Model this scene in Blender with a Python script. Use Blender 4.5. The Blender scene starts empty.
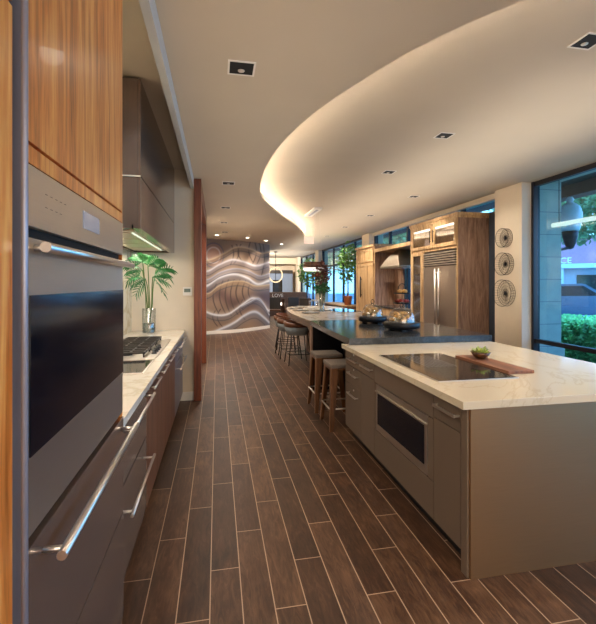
import bpy, bmesh, math, random
from mathutils import Vector, Matrix
random.seed(7)
S = bpy.context.scene
COL = S.collection
PI = math.pi
# ---------------------------------------------------------------- camera, world, exposure
cam = bpy.data.cameras.new('camera'); camo = bpy.data.objects.new('camera', cam); COL.objects.link(camo)
YAW = math.atan(81/413.0)
camo.location = (0, 0, 1.5); camo.rotation_euler = (PI/2, 0, -YAW)
cam.sensor_fit = 'HORIZONTAL'; cam.sensor_width = 36; cam.lens = 36*413/596.0
cam.shift_y = -28/596.0; cam.clip_start = 0.05; cam.clip_end = 300
S.camera = camo
W = bpy.data.worlds.new('dusk_sky'); S.world = W; W.use_nodes = True
wn = W.node_tree; wn.nodes.clear()
wo = wn.nodes.new('ShaderNodeOutputWorld'); wb = wn.nodes.new('ShaderNodeBackground')
wt = wn.nodes.new('ShaderNodeTexCoord'); wx = wn.nodes.new('ShaderNodeSeparateXYZ'); wr = wn.nodes.new('ShaderNodeValToRGB')
wn.links.new(wt.outputs['Generated'], wx.inputs[0]); wn.links.new(wx.outputs['Z'], wr.inputs[0])
wr.color_ramp.elements[0].color = (0.50, 0.74, 1.0, 1); wr.color_ramp.elements[1].color = (0.12, 0.32, 0.85, 1)
wr.color_ramp.elements[0].position = 0.0; wr.color_ramp.elements[1].position = 0.7
wn.links.new(wr.outputs[0], wb.inputs[0]); wb.inputs[1].default_value = 1.3
wn.links.new(wb.outputs[0], wo.inputs[0])
S.view_settings.view_transform = 'Standard'; S.view_settings.look = 'None'
S.view_settings.gamma = 1.0; S.view_settings.exposure = 2.0; S.view_settings.use_curve_mapping = False
S.cycles.use_denoising = True; S.cycles.max_bounces = 8; S.cycles.sample_clamp_indirect = 6.0
S.cycles.caustics_reflective = False; S.cycles.caustics_refractive = False
WARM = (1.0, 0.88, 0.74)
def spot(x, y, z, e, ang=120, blend=0.8, size=0.06, col=WARM, aim=None):
    l = bpy.data.lights.new('downlight_lamp', 'SPOT'); l.energy = e; l.color = col
    l.spot_size = math.radians(ang); l.spot_blend = blend; l.shadow_soft_size = size
    o = bpy.data.objects.new('downlight_lamp', l); COL.objects.link(o); o.location = (x, y, z)
    if aim: o.rotation_euler = (Vector(aim)-Vector((x, y, z))).to_track_quat('-Z', 'Y').to_euler()
    return o
def area(x, y, z, sx, sy, e, rot=(0, 0, 0), col=WARM):
    l = bpy.data.lights.new('fill_and_strip_lamp', 'AREA'); l.shape = 'RECTANGLE'; l.size = sx; l.size_y = sy
    l.energy = e; l.color = col
    o = bpy.data.objects.new('fill_and_strip_lamp', l); COL.objects.link(o); o.location = (x, y, z); o.rotation_euler = rot
    return o
CANS_HIGH = [(2.4, 4.06), (2.41, 5.54), (3.53, 7.0), (3.51, 9.14), (3.53, 11.12), (3.6, 13.3), (3.5, 17.0), (2.4, 2.3), (3.6, 3.2), (3.6, 1.0)]
CANS_LOW = [(0.15, 9.21), (0.20, 10.89), (0.15, 5.6), (0.15, 2.6), (0.15, 7.4), (0.6, -0.6), (2.4, -0.9)]
for k, (x, y) in enumerate(CANS_HIGH): spot(x, y, 3.07, [15, 55, 48, 60, 60, 50, 60, 20, 28, 20][k], [140, 46, 90][k] if k < 3 else 140, aim=[None, (4.69, 6.1, 1.9), (4.5, 8.0, 1.0)][k] if k < 3 else None)
for k, (x, y) in enumerate(CANS_LOW): spot(x, y, 2.82, [44, 44, 8, 3, 30, 26, 10][k], 140)
sl = bpy.data.lights.new('skylight_sun', 'SUN'); sl.energy = 2.3; sl.color = (0.50, 0.84, 1.0); sl.angle = math.radians(8)
so = bpy.data.objects.new('skylight_sun', sl); COL.objects.link(so); so.rotation_euler = Vector((math.cos(math.radians(78)), 0.05, -math.sin(math.radians(78)))).to_track_quat('-Z', 'Y').to_euler()
area(0.4, 5.5, 2.3, 1.2, 9.0, 3.2, (PI, 0, 0), (1.0, 0.90, 0.78))  # added fill without a fixture, facing up to brighten the lower ceiling
area(1.2, -1.2, 2.2, 2.5, 2.5, 3, (PI, 0, 0), (1.0, 0.90, 0.78))  # added up-facing fill behind the camera
area(3.2, 11.0, 2.45, 1.5, 17.0, 22, (PI, 0, 0), (1.0, 0.90, 0.78))  # added uplight in mid-air, fills the raised ceiling
area(1.5, -2.6, 1.7, 4.5, 2.0, 30, (PI/2, 0, 0), (1.0, 0.87, 0.73))  # added fill panel behind the camera, facing into the room
MURAL_CANS = [(0.0, 11.6), (0.87, 12.1), (1.5, 12.8), (2.14, 13.79)]
for x, y in MURAL_CANS: spot(x, y, 2.82, 26, 90, 0.7, aim=(x-0.1, y+0.9, 1.3))
# undercabinet lamp, then lamps over the left run, side room and back room
area(-0.78, 4.2, 1.875, 0.25, 1.9, 5.5)
area(-0.75, 0.2, 2.9, 0.3, 2.0, 22)
spot(-0.65, 2.4, 2.95, 30, 130)
spot(-1.6, 6.8, 2.8, 70, 130)
spot(2.2, 20.8, 3.05, 340, 150, aim=(2.4, 24, 1.9)); spot(0.8, 22, 3.05, 160, 140); area(2.5, 21.5, 2.3, 4, 4, 22, (PI, 0, 0), (1, 0.92, 0.8))  # the up-facing area is fill added to brighten the back room

# ---------------------------------------------------------------- material helpers
def lin(h):
    h = h.lstrip('#'); out = []
    for i in (0, 2, 4):
        c = int(h[i:i+2], 16)/255.0
        out.append(c/12.92 if c <= 0.04045 else ((c+0.055)/1.055)**2.4)
    return (*out, 1)
class N:
    def __init__(s, name):
        s.m = bpy.data.materials.new(name); s.m.use_nodes = True; s.t = s.m.node_tree
        s.b = s.t.nodes['Principled BSDF']; s.out = s.t.nodes['Material Output']
    def n(s, typ, **kw):
        o = s.t.nodes.new(typ)
        for k, v in kw.items():
            if k.startswith('i_'): o.inputs[int(k[2:])].default_value = v
            else: setattr(o, k, v)
        return o
    def l(s, a, b): s.t.links.new(a, b)
    def coord(s, scale=(1, 1, 1), loc=(0, 0, 0)):
        tc = s.n('ShaderNodeTexCoord'); mp = s.n('ShaderNodeMapping')
        mp.inputs['Scale'].default_value = scale; mp.inputs['Location'].default_value = loc
        s.l(tc.outputs['Object'], mp.inputs[0]); return mp.outputs[0]
    def noise(s, vec, scale, detail=4, rough=0.5, dist=0):
        o = s.n('ShaderNodeTexNoise'); o.inputs['Scale'].default_value = scale; o.inputs['Detail'].default_value = detail
        o.inputs['Roughness'].default_value = rough; o.inputs['Distortion'].default_value = dist
        s.l(vec, o.inputs['Vector']); return o.outputs['Fac']
    def ramp(s, fac, stops):
        r = s.n('ShaderNodeValToRGB'); e = r.color_ramp.elements
        while len(e) < len(stops): e.new(0.5)
        for k, (p, c) in zip(e, stops): k.position = p; k.color = lin(c) if isinstance(c, str) else c
        s.l(fac, r.inputs[0]); return r.outputs[0]
    def bump(s, h, strength=0.1, dist=0.01):
        b = s.n('ShaderNodeBump'); b.inputs['Strength'].default_value = strength; b.inputs['Distance'].default_value = dist
        s.l(h, b.inputs['Height']); s.l(b.outputs[0], s.b.inputs['Normal'])
def plain(name, col, rough=0.5, metal=0.0, var=0.06, scale=8.0, emit=None, es=1.0, bump=0.0, coat=0.0, spec=None, stretch=(1, 1, 1)):
    q = N(name); c = lin(col) if isinstance(col, str) else (*col, 1)
    f = q.noise(q.coord(stretch), scale)
    lo = tuple(v*(1-var) for v in c[:3])+(1,); hi = tuple(min(1, v*(1+var)) for v in c[:3])+(1,)
    q.l(q.ramp(f, [(0.3, lo), (0.7, hi)]), q.b.inputs['Base Color'])
    q.b.inputs['Roughness'].default_value = rough; q.b.inputs['Metallic'].default_value = metal
    if bump: q.bump(f, bump)
    if coat: q.b.inputs['Coat Weight'].default_value = coat; q.b.inputs['Coat Roughness'].default_value = 0.08
    if spec is not None: q.b.inputs['Specular IOR Level'].default_value = spec
    if emit:
        q.b.inputs['Emission Color'].default_value = lin(emit); q.b.inputs['Emission Strength'].default_value = es
    return q.m
def wood(name, dark, mid, light, rough=0.4, stretch=(9, 9, 0.7), scale=2.2, coat=0.0, spec=0.5):
    q = N(name); v = q.coord(stretch)
    a = q.noise(v, scale, 6, 0.6, 0.8); 
    v2 = q.coord(tuple(k*5 for k in stretch)); b = q.noise(v2, scale, 3, 0.6)
    mx = q.n('ShaderNodeMath', operation='MULTIPLY_ADD'); mx.inputs[1].default_value = 0.25
    q.l(b, mx.inputs[0]); q.l(a, mx.inputs[2])
    q.l(q.ramp(mx.outputs[0], [(0.42, dark), (0.60, mid), (0.80, light)]), q.b.inputs['Base Color'])
    q.b.inputs['Roughness'].default_value = rough; q.b.inputs['Specular IOR Level'].default_value = spec
    if coat: q.b.inputs['Coat Weight'].default_value = coat
    q.bump(b, 0.05); return q.m
def steel(name, col, rough=0.28, stretch=(1, 1, 60), metal=1.0):
    q = N(name); f = q.noise(q.coord(stretch), 6.0, 3)
    c = lin(col)
    q.l(q.ramp(f, [(0.3, tuple(k*0.92 for k in c[:3])+(1,)), (0.7, c)]), q.b.inputs['Base Color'])
    mr = q.n('ShaderNodeMapRange'); mr.inputs[3].default_value = rough*0.8; mr.inputs[4].default_value = rough*1.25
    q.l(f, mr.inputs[0]); q.l(mr.outputs[0], q.b.inputs['Roughness'])
    q.b.inputs['Metallic'].default_value = metal; q.bump(f, 0.03, 0.003); return q.m
def marble(name, base, vein, rough=0.12, scale=1.3, thin=0.03):
    q = N(name); v = q.coord((1, 1, 1)); w = q.noise(v, scale, 6, 0.6, 1.2)
    d = q.n('ShaderNodeMath', operation='SUBTRACT'); d.inputs[1].default_value = 0.5; q.l(w, d.inputs[0])
    a = q.n('ShaderNodeMath', operation='ABSOLUTE'); q.l(d.outputs[0], a.inputs[0])
    q.l(q.ramp(a.outputs[0], [(0.0, vein), (thin, base), (1.0, base)]), q.b.inputs['Base Color'])
    q.b.inputs['Roughness'].default_value = rough; return q.m
def glass(name, tint=(0.9, 0.95, 1.0), refl=0.1, rough=0.0):
    q = N(name); q.t.nodes.remove(q.b)
    tr = q.n('ShaderNodeBsdfTransparent'); tr.inputs[0].default_value = (*tint, 1)
    gl = q.n('ShaderNodeBsdfGlossy'); gl.inputs['Roughness'].default_value = rough
    lw = q.n('ShaderNodeLayerWeight'); pw = q.n('ShaderNodeMath', operation='POWER'); pw.inputs[1].default_value = 4.0
    ma = q.n('ShaderNodeMath', operation='MULTIPLY_ADD'); ma.inputs[1].default_value = 0.75; ma.inputs[2].default_value = refl*0.35
    q.l(lw.outputs['Facing'], pw.inputs[0]); q.l(pw.outputs[0], ma.inputs[0])
    mx = q.n('ShaderNodeMixShader'); q.l(ma.outputs[0], mx.inputs[0]); q.l(tr.outputs[0], mx.inputs[1]); q.l(gl.outputs[0], mx.inputs[2])
    q.l(mx.outputs[0], q.out.inputs[0]); return q.m
def glow(name, col, st):
    q = N(name); q.t.nodes.remove(q.b); e = q.n('ShaderNodeEmission'); e.inputs[0].default_value = lin(col); e.inputs[1].default_value = st
    q.l(e.outputs[0], q.out.inputs[0]); return q.m
M = {}
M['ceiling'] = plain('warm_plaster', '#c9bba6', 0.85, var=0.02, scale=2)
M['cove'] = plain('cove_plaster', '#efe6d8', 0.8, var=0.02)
M['wall'] = plain('cream_paint', '#dccdb6', 0.8, var=0.02)
M['white'] = plain('white_paint', '#e6e0d8', 0.6, var=0.02)
M['greytrim'] = plain('grey_trim_paint', '#b9bab8', 0.5, var=0.02)
M['walnut'] = wood('golden_walnut', '#9a4f18', '#dc8238', '#f5b260', 0.32, coat=0.1)
M['walnut_low'] = wood('brown_walnut', '#4a2a1c', '#6b4230', '#85563e', 0.35)
M['jamb'] = wood('red_walnut', '#4a2113', '#6f3620', '#86482c', 0.35)
M['oak'] = wood('pale_oak', '#8a6a4c', '#b39064', '#ccae86', 0.5, (7, 7, 0.6), 2.5)
M['oakdark_shaded'] = wood('shaded_brown_oak', '#6a5040', '#8e6e5a', '#a98a73', 0.5, (7, 7, 0.7), 3)  # darker oak: shade of the side panels in the colour, also plain brown parts
M['tablewood'] = wood('table_walnut', '#3e2a1f', '#5c4233', '#775a46', 0.4, (1, 1, 14), 3)
M['stoolwood'] = wood('bent_ply_walnut', '#3c2213', '#644024', '#7e5332', 0.35, (12, 12, 1), 2)
M['board'] = wood('board_wood', '#4e2c1c', '#7a4c33', '#915e42', 0.45, (14, 0.8, 14), 2)
M['isl'] = steel('bronze_laminate', '#8a7868', 0.42, (30, 30, 1), 0.55)
M['islend'] = steel('warm_brushed_steel', '#ae8a64', 0.36, (1, 1, 50), 0.9)
M['upper'] = steel('glossy_taupe_lacquer', '#93827a', 0.16, (20, 20, 1), 0.75)
M['steel'] = steel('brushed_stainless', '#cec5ba', 0.36)
M['steelv'] = steel('brushed_stainless_vertical', '#bfb3a4', 0.3, (50, 50, 1))
M['chrome'] = plain('satin_chrome', '#e2dcd4', 0.33, 1.0, 0.02)
M['bluegrey'] = plain('anodised_trim', '#8f91a0', 0.35, 0.4)
M['iron'] = plain('cast_iron', '#3b3632', 0.5, 0.3)
M['black'] = plain('black_metal', '#15151a', 0.4, 0.3)
M['blackgap'] = plain('dark_gap', '#0b0a0a', 0.8)
M['ovenglass'] = plain('black_oven_glass', '#10121b', 0.12, 0, 0.02, spec=0.22)
M['cookglass'] = plain('black_ceramic_glass', '#2a2826', 0.07, 0, 0.02, spec=0.7)
M['darkstone'] = marble('charcoal_quartz', '#2b2e31', '#3a3e41', 0.14, 5, 0.05)
M['islmarble'] = marble('cream_quartz', '#cfc2aa', '#c4b59b', 0.14, 0.9, 0.012)
M['leftmarble'] = marble('white_veined_quartz', '#dad2c4', '#cbbfac', 0.12, 1.5, 0.03)
M['tabletop'] = marble('beige_stone', '#bfae9b', '#9a8672', 0.24, 2.5, 0.05)
M['backsplash'] = marble('veined_cream_slab', '#d9cfb4', '#c0b08c', 0.2, 1.0, 0.03)
M['glass'] = glass('window_glass', (0.60, 0.88, 1.0), 0.12)
M['clear'] = glass('clear_glass', (0.95, 0.97, 0.97), 0.5)
M['frame'] = plain('dark_bronze_frame', '#2b2a2f', 0.4, 0.4)
M['fabric'] = plain('grey_fabric', '#80746a', 0.85, var=0.12, scale=90, bump=0.2)
M['shell'] = plain('pale_grey_upholstery', '#98a2a8', 0.75, var=0.08, scale=60, bump=0.1)
M['leather'] = plain('brown_leather', '#6a4028', 0.4, var=0.15, scale=12)
M['leaf'] = plain('leaf_green', '#2c6a35', 0.4, var=0.5, scale=9)
M['leaf2'] = plain('leaf_olive', '#5a8a3a', 0.5, var=0.5, scale=6)
M['leafred'] = plain('flower_red', '#6e4030', 0.6, var=0.6, scale=14)
M['stem'] = plain('stem_green', '#4d6a2c', 0.5)
M['bark'] = plain('bark', '#5b4636', 0.9, var=0.3, scale=20)
M['terra'] = plain('terracotta', '#9a5a3c', 0.7)
M['water'] = plain('dark_water', '#3a4630', 0.1)
M['paleplate'] = plain('pale_china', '#d8d2c8', 0.25)
M['charger'] = plain('dark_charger', '#3b3530', 0.4)
M['pastry'] = plain('golden_pastry', '#d3a05a', 0.6, var=0.4, scale=30)
M['redfruit'] = plain('red_berries', '#8f2620', 0.35, var=0.3, scale=30)
M['lens'] = glow('lamp_lens', '#fff0d8', 2)
M['led'] = glow('cove_led', '#fff2e2', 12)
M['dimpanel'] = glow('dim_undercabinet_panel', '#f4ffe0', 0.28)
M['shelflight'] = glow('cabinet_light', '#fff0dc', 1.0)
M['pink'] = plain('pale_pink_acrylic', '#e8d0c4', 0.4, emit='#ffdccb', es=0.1)
M['leaf_screen'] = plain('grey_green_lcd', '#66756a', 0.3)
M['screen'] = plain('lcd_screen', '#7f8794', 0.2, emit='#aab4cc', es=0.04)
# floor: plank tiles laid along Y
q = N('dark_wood_plank_tile')
tc = q.n('ShaderNodeTexCoord'); sp = q.n('ShaderNodeSeparateXYZ'); q.l(tc.outputs['Object'], sp.inputs[0])
def mth(op, a, b=None, c=None):
    o = q.n('ShaderNodeMath', operation=op)
    for i, v in enumerate((a, b, c)):
        if v is None: continue
        if isinstance(v, (int, float)): o.inputs[i].default_value = v
        else: q.l(v, o.inputs[i])
    return o.outputs[0]
PW, PL = 0.1482, 0.95
xs = mth('DIVIDE', mth('ADD', sp.outputs[0], 0.18+PW*60), PW); col = mth('FLOOR', xs); fx = mth('SUBTRACT', xs, col)
off = mth('MULTIPLY', mth('MODULO', col, 3.0), 0.333)
ys = mth('SUBTRACT', mth('DIVIDE', mth('ADD', sp.outputs[1], 20*PL-2.84), PL), off); row = mth('FLOOR', ys); fy = mth('SUBTRACT', ys, row)
dx = mth('MULTIPLY', mth('MINIMUM', fx, mth('SUBTRACT', 1.0, fx)), PW); dy = mth('MULTIPLY', mth('MINIMUM', fy, mth('SUBTRACT', 1.0, fy)), PL)
grout = mth('LESS_THAN', mth('MINIMUM', dx, dy), 0.0026)
cb = q.n('ShaderNodeCombineXYZ'); q.l(col, cb.inputs[0]); q.l(row, cb.inputs[1])
wnz = q.n('ShaderNodeTexWhiteNoise'); q.l(cb.outputs[0], wnz.inputs['Vector'])
grain = q.noise(q.coord((9, 1.6, 1)), 4.0, 8, 0.72, 1.2); blot = q.noise(q.coord((3, 1.5, 1)), 2.5, 3)
fac = mth('ADD', mth('MULTIPLY', wnz.outputs['Value'], 0.15), mth('ADD', mth('MULTIPLY', grain, 0.6), mth('MULTIPLY', blot, 0.35)))
cr = q.ramp(fac, [(0.36, '#2b1b12'), (0.54, '#442d1f'), (0.74, '#6a4c36')])
mx = q.n('ShaderNodeMixRGB'); q.l(grout, mx.inputs[0]); q.l(cr, mx.inputs[1]); mx.inputs[2].default_value = lin('#a68c74')
q.l(mx.outputs[0], q.b.inputs['Base Color'])
q.b.inputs['Roughness'].default_value = 0.42; q.b.inputs['Specular IOR Level'].default_value = 0.38
q.bump(mth('SUBTRACT', grain, grout), 0.12, 0.004)
M['floor'] = q.m

# ---------------------------------------------------------------- geometry helpers
def nb(): return bmesh.new()
def box(bm, x0, x1, y0, y1, z0, z1, bev=0.0):
    x0, x1 = min(x0, x1), max(x0, x1); y0, y1 = min(y0, y1), max(y0, y1); z0, z1 = min(z0, z1), max(z0, z1)
    r = bmesh.ops.create_cube(bm, size=1.0); vs = r['verts']
    for v in vs:
        v.co = Vector(((x0+x1)/2+v.co.x*(x1-x0), (y0+y1)/2+v.co.y*(y1-y0), (z0+z1)/2+v.co.z*(z1-z0)))
    if bev:
        bev = min(bev, 0.45*min(x1-x0, y1-y0, z1-z0))
        es = {e for v in vs for e in v.link_edges}
        bmesh.ops.bevel(bm, geom=list(es), offset=bev, segments=2, profile=0.7, affect='EDGES')
    return bm
def ring_pts(c, ax, r, seg, ref=None):
    ax = ax.normalized(); up = Vector((0, 0, 1)) if abs(ax.z) < 0.9 else Vector((1, 0, 0))
    a = ax.cross(up).normalized(); b = ax.cross(a)
    return [c+a*(r*math.cos(2*PI*k/seg))+b*(r*math.sin(2*PI*k/seg)) for k in range(seg)]
def tube(bm, pts, r, seg=8, closed=False, caps=True):
    pts = [Vector(p) for p in pts]; n = len(pts); rs = r if isinstance(r, (list, tuple)) else [r]*n; rings = []
    for i, p in enumerate(pts):
        if closed: d = pts[(i+1) % n]-pts[i-1]
        else: d = pts[min(i+1, n-1)]-pts[max(i-1, 0)]
        rings.append([bm.verts.new(v) for v in ring_pts(p, d, rs[i], seg)])
    for i in range(n if closed else n-1):
        A, B = rings[i], rings[(i+1) % n]
        for k in range(seg):
            f = bm.faces.new((A[k], A[(k+1) % seg], B[(k+1) % seg], B[k])); f.smooth = True
    if not closed and caps:
        bm.faces.new(rings[0]); bm.faces.new(rings[-1][::-1])
    return bm
def lathe(bm, c, prof, seg=24, cap=True, sx=1, sy=1):
    rings = []
    for r, z in prof:
        if r < 1e-5: rings.append([bm.verts.new((c[0], c[1], c[2]+z))])
        else: rings.append([bm.verts.new((c[0]+sx*r*math.cos(2*PI*k/seg), c[1]+sy*r*math.sin(2*PI*k/seg), c[2]+z)) for k in range(seg)])
    for A, B in zip(rings, rings[1:]):
        for k in range(seg):
            a = [A[k % len(A)], A[(k+1) % len(A)]] if len(A) > 1 else [A[0]]
            b = [B[(k+1) % len(B)], B[k % len(B)]] if len(B) > 1 else [B[0]]
            vs = a+b
            if len(vs) > 2:
                f = bm.faces.new(vs); f.smooth = True
    return bm
def prism(bm, poly, z0, z1):
    a = [bm.verts.new((x, y, z0)) for x, y in poly]; b = [bm.verts.new((x, y, z1)) for x, y in poly]
    bm.faces.new(a[::-1]); bm.faces.new(b)
    for i in range(len(a)):
        j = (i+1) % len(a); bm.faces.new((a[i], a[j], b[j], b[i]))
    return bm
def extr(bm, poly, origin, ux, uz, nrm, d):
    """a 2-D outline extruded along nrm"""
    o, ux, uz, nrm = Vector(origin), Vector(ux), Vector(uz), Vector(nrm)
    a = [bm.verts.new(o+ux*x+uz*z) for x, z in poly]; b = [bm.verts.new(v.co+nrm*d) for v in a]
    bm.faces.new(a); bm.faces.new(b[::-1])
    for i in range(len(a)):
        j = (i+1) % len(a); bm.faces.new((a[j], a[i], b[i], b[j]))
    return bm
def blob(bm, c, r, sub=2, jit=0.0, sc=(1, 1, 1)):
    r_ = bmesh.ops.create_icosphere(bm, subdivisions=sub, radius=r)
    for v in r_['verts']:
        v.co = Vector((v.co.x*sc[0], v.co.y*sc[1], v.co.z*sc[2]))*(1+random.uniform(-jit, jit))+Vector(c)
        for f in v.link_faces: f.smooth = True
    return bm
LOC = {}
def obj(name, bm, mat, parent=None, smooth=False, **props):
    bmesh.ops.recalc_face_normals(bm, faces=bm.faces)
    if parent is not None and LOC.get(parent.name) is not None:
        bm.transform(Matrix.Translation(-LOC[parent.name]))
    me = bpy.data.meshes.new(name); bm.to_mesh(me); bm.free()
    if mat is not None: me.materials.append(M[mat] if isinstance(mat, str) else mat)
    o = bpy.data.objects.new(name, me); COL.objects.link(o)
    if parent is not None:
        o.parent = parent; LOC[o.name] = LOC.get(parent.name, Vector())
    for k, v in props.items(): o[k] = v
    return o
def thing(name, loc, label, cat, group=None):
    o = bpy.data.objects.new(name, None); COL.objects.link(o); o.location = loc; o.empty_display_size = 0.1
    LOC[o.name] = Vector(loc); o['label'] = label; o['category'] = cat
    if group: o['group'] = group
    return o
def single(name, bm, mat, label, cat, group=None, base=None):
    """a thing that is one mesh, its origin at its base"""
    if base is None:
        xs = [v.co for v in bm.verts]
        base = (sum(v.x for v in xs)/len(xs), sum(v.y for v in xs)/len(xs), min(v.z for v in xs))
    bm.transform(Matrix.Translation(-Vector(base)))
    o = obj(name, bm, mat); o.location = base; o['label'] = label; o['category'] = cat; LOC[o.name] = Vector(base)
    if group: o['group'] = group
    return o
def struct(name, bm, mat, parent=None):
    o = obj(name, bm, mat, parent)
    if parent is None: o['kind'] = 'structure'
    return o
def dup(o, loc, label=None, rotz=None, scale=None):
    def cp(a, par):
        c = a.copy(); COL.objects.link(c)
        if par is not None: c.parent = par
        for ch in KIDS.get(a.name, []): cp(ch, c)
        return c
    KIDS = {}
    for x in bpy.data.objects:
        if x.parent is not None: KIDS.setdefault(x.parent.name, []).append(x)
    r = cp(o, None); r.location = loc
    if rotz is not None: r.rotation_euler = (0, 0, rotz)
    if scale: r.scale = (scale,)*3
    if label: r['label'] = label
    return r
def hermite(tab, x):
    if x <= tab[0][0]: return tab[0][1]
    n = len(tab)
    for i in range(n-1):
        (a, fa), (b, fb) = tab[i], tab[i+1]
        if x <= b:
            m0 = (tab[min(i+1, n-1)][1]-tab[max(i-1, 0)][1])/(tab[min(i+1, n-1)][0]-tab[max(i-1, 0)][0])
            m1 = (tab[min(i+2, n-1)][1]-tab[i][1])/(tab[min(i+2, n-1)][0]-tab[i][0])
            h = b-a; t = (x-a)/h
            return (2*t**3-3*t*t+1)*fa+(t**3-2*t*t+t)*h*m0+(-2*t**3+3*t*t)*fb+(t**3-t*t)*h*m1
    return tab[-1][1]
def interp(tab, x):
    if x <= tab[0][0]: return tab[0][1]
    for (a, fa), (b, fb) in zip(tab, tab[1:]):
        if x <= b:
            t = (x-a)/(b-a); t = t*t*(3-2*t); return fa+(fb-fa)*t
    return tab[-1][1]
def catmull(P, n=8):
    out = []
    for i in range(len(P)-1):
        p0 = P[max(i-1, 0)]; p1 = P[i]; p2 = P[i+1]; p3 = P[min(i+2, len(P)-1)]
        for k in range(n):
            t = k/n
            out.append(tuple(0.5*((2*b)+(-a+c)*t+(2*a-5*b+4*c-d)*t*t+(-a+3*b-3*c+d)*t**3) for a, b, c, d in zip(p0, p1, p2, p3)))
    out.append(tuple(P[-1])); return out
def bar_handle(parent, p0, p1, out, r=0.006, mat='chrome', name='handle', foot=0.12, flat=False):
    """bar from p0 to p1 standing off the front by vector out"""
    p0, p1, out = Vector(p0), Vector(p1), Vector(out); bm = nb()
    tube(bm, [p0+out, p1+out], r, 10)
    d = (p1-p0)
    for t in (foot, 1-foot):
        a = p0+d*t; tube(bm, [a-out*0.05, a+out], r*0.8, 8)
    return obj(name, bm, mat, parent)
def text_mesh(s, size, depth, loc, rot):
    cu = bpy.data.curves.new('lettering', 'FONT'); cu.body = s; cu.size = size; cu.extrude = depth; cu.align_x = 'CENTER'
    o = bpy.data.objects.new('lettering', cu); COL.objects.link(o)
    me = bpy.data.meshes.new_from_object(o); bpy.data.objects.remove(o)
    from mathutils import Euler
    me.transform(Matrix.Translation(loc) @ Euler(rot).to_matrix().to_4x4()); return me

# ---------------------------------------------------------------- the room shell
RX = 4.9
struct('floor', box(nb(), -5.0, 5.1, -3.1, 26.1, -0.1, 0), 'floor')
CURVE = [(5.0, -0.6), (3.6, 0.1), (2.5, 0.75), (1.75, 1.35), (1.2, 2.05), (0.93, 2.65), (0.75, 3.2), (0.64, 3.75), (0.575, 4.3), (0.555, 4.95), (0.58, 5.6), (0.66, 6.3), (0.86, 7.05), (1.28, 8.2),
         (1.83, 9.5), (2.28, 10.9), (2.58, 12.2), (2.74, 13.7), (2.62, 15.3), (2.14, 16.4), (1.2, 17.1), (-0.6, 17.4), (-4.9, 17.4)]
CC = catmull(CURVE, 8)
def offset(P, d):
    out = []
    for i, p in enumerate(P):
        a = P[max(i-1, 0)]; b = P[min(i+1, len(P)-1)]
        tx, ty = b[0]-a[0], b[1]-a[1]; L = math.hypot(tx, ty) or 1
        out.append((p[0]-ty/L*d, p[1]+tx/L*d))
    return out
TROUGH = offset(CC, 0.15); LEDP = offset(CC, 0.095); LIPI = offset(CC, 0.02)
poly = list(CC)+[(-4.9, 5.62), (-0.29, 5.62), (-0.29, -3.0), (5.0, -3.0)]
bm = nb(); prism(bm, poly, 2.85, 2.86)
for i in range(len(CC)-1):          # rounded lip
    a, b, c, d = CC[i], CC[i+1], LIPI[i+1], LIPI[i]
    vs = [bm.verts.new((p[0], p[1], z)) for z in (2.855, 2.888) for p in (a, b, c, d)]
    for fidx in ((0, 1, 5, 4), (2, 3, 7, 6), (4, 5, 6, 7)): bm.faces.new([vs[k] for k in fidx])
struct('ceiling', bm, 'ceiling')
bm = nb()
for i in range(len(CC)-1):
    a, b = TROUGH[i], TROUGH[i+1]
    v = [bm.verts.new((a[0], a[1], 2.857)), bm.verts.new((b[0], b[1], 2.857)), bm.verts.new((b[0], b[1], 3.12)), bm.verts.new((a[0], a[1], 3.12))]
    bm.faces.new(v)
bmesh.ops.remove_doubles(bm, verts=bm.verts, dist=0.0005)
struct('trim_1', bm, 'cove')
struct('ceiling', box(nb(), -5.0, 5.3, -3.0, 26, 3.1, 3.2), 'ceiling')
bm = nb(); tube(bm, [(p[0], p[1], 2.875) for p in LEDP[::2]], 0.009, 6)
single('cove_light_strip', bm, 'led', 'warm light strip tucked behind the curved ceiling edge', 'light strip')
struct('ceiling', box(nb(), -1.1, -0.33, -3.0, 5.5, 2.97, 3.0), 'ceiling')
struct('trim_2', box(nb(), -0.335, -0.29, -3.0, 5.5, 2.73, 2.99, 0.004), 'greytrim')
struct('wall_left', box(nb(), -1.15, -1.055, -3.0, 5.5, 0, 3.0), 'backsplash')
bm = nb(); box(bm, -5.0, -0.285, 5.5, 5.62, 0, 2.99)
struct('wall_partition', bm, 'wall')
struct('baseboard_partition', box(nb(), -0.99, -0.29, 5.487, 5.5, 0, 0.11, 0.003), 'white')
struct('wall_rear', box(nb(), -1.15, 5.1, -3.1, -3.0, 0, 3.2), 'wall')
struct('wall_side_room', box(nb(), -5.0, -4.9, 5.62, 26, 0, 3.1), 'wall')
struct('wall_back', box(nb(), -4.9, 5.0, 25.9, 26.0, 0, 3.1), 'wall')
# wooden doorway into the side room
dr = obj('door_1', box(nb(), -0.29, -0.2, 5.44, 5.68, 0, 2.85, 0.004), 'jamb', kind='structure')
obj('far_jamb', box(nb(), -0.31, -0.2, 8.0, 8.16, 0, 2.85, 0.004), 'jamb', dr)
obj('door_head', box(nb(), -0.3, -0.2, 5.68, 8.0, 2.62, 2.85), 'jamb', dr)
struct('wall_corridor', box(nb(), -0.38, -0.30, 8.16, 12.3, 0, 2.845), 'wall')

# piers on the window side
PIERS = [(5.68, 6.32), (12.3, 12.95), (18.9, 19.55), (24.0, 24.6)]
for y0, y1 in PIERS:
    struct('wall_pier', box(nb(), 4.69, 4.96 if y0 < 6 else 5.16, y0, y1, 0, 3.1, 0.004), 'wall')
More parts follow.
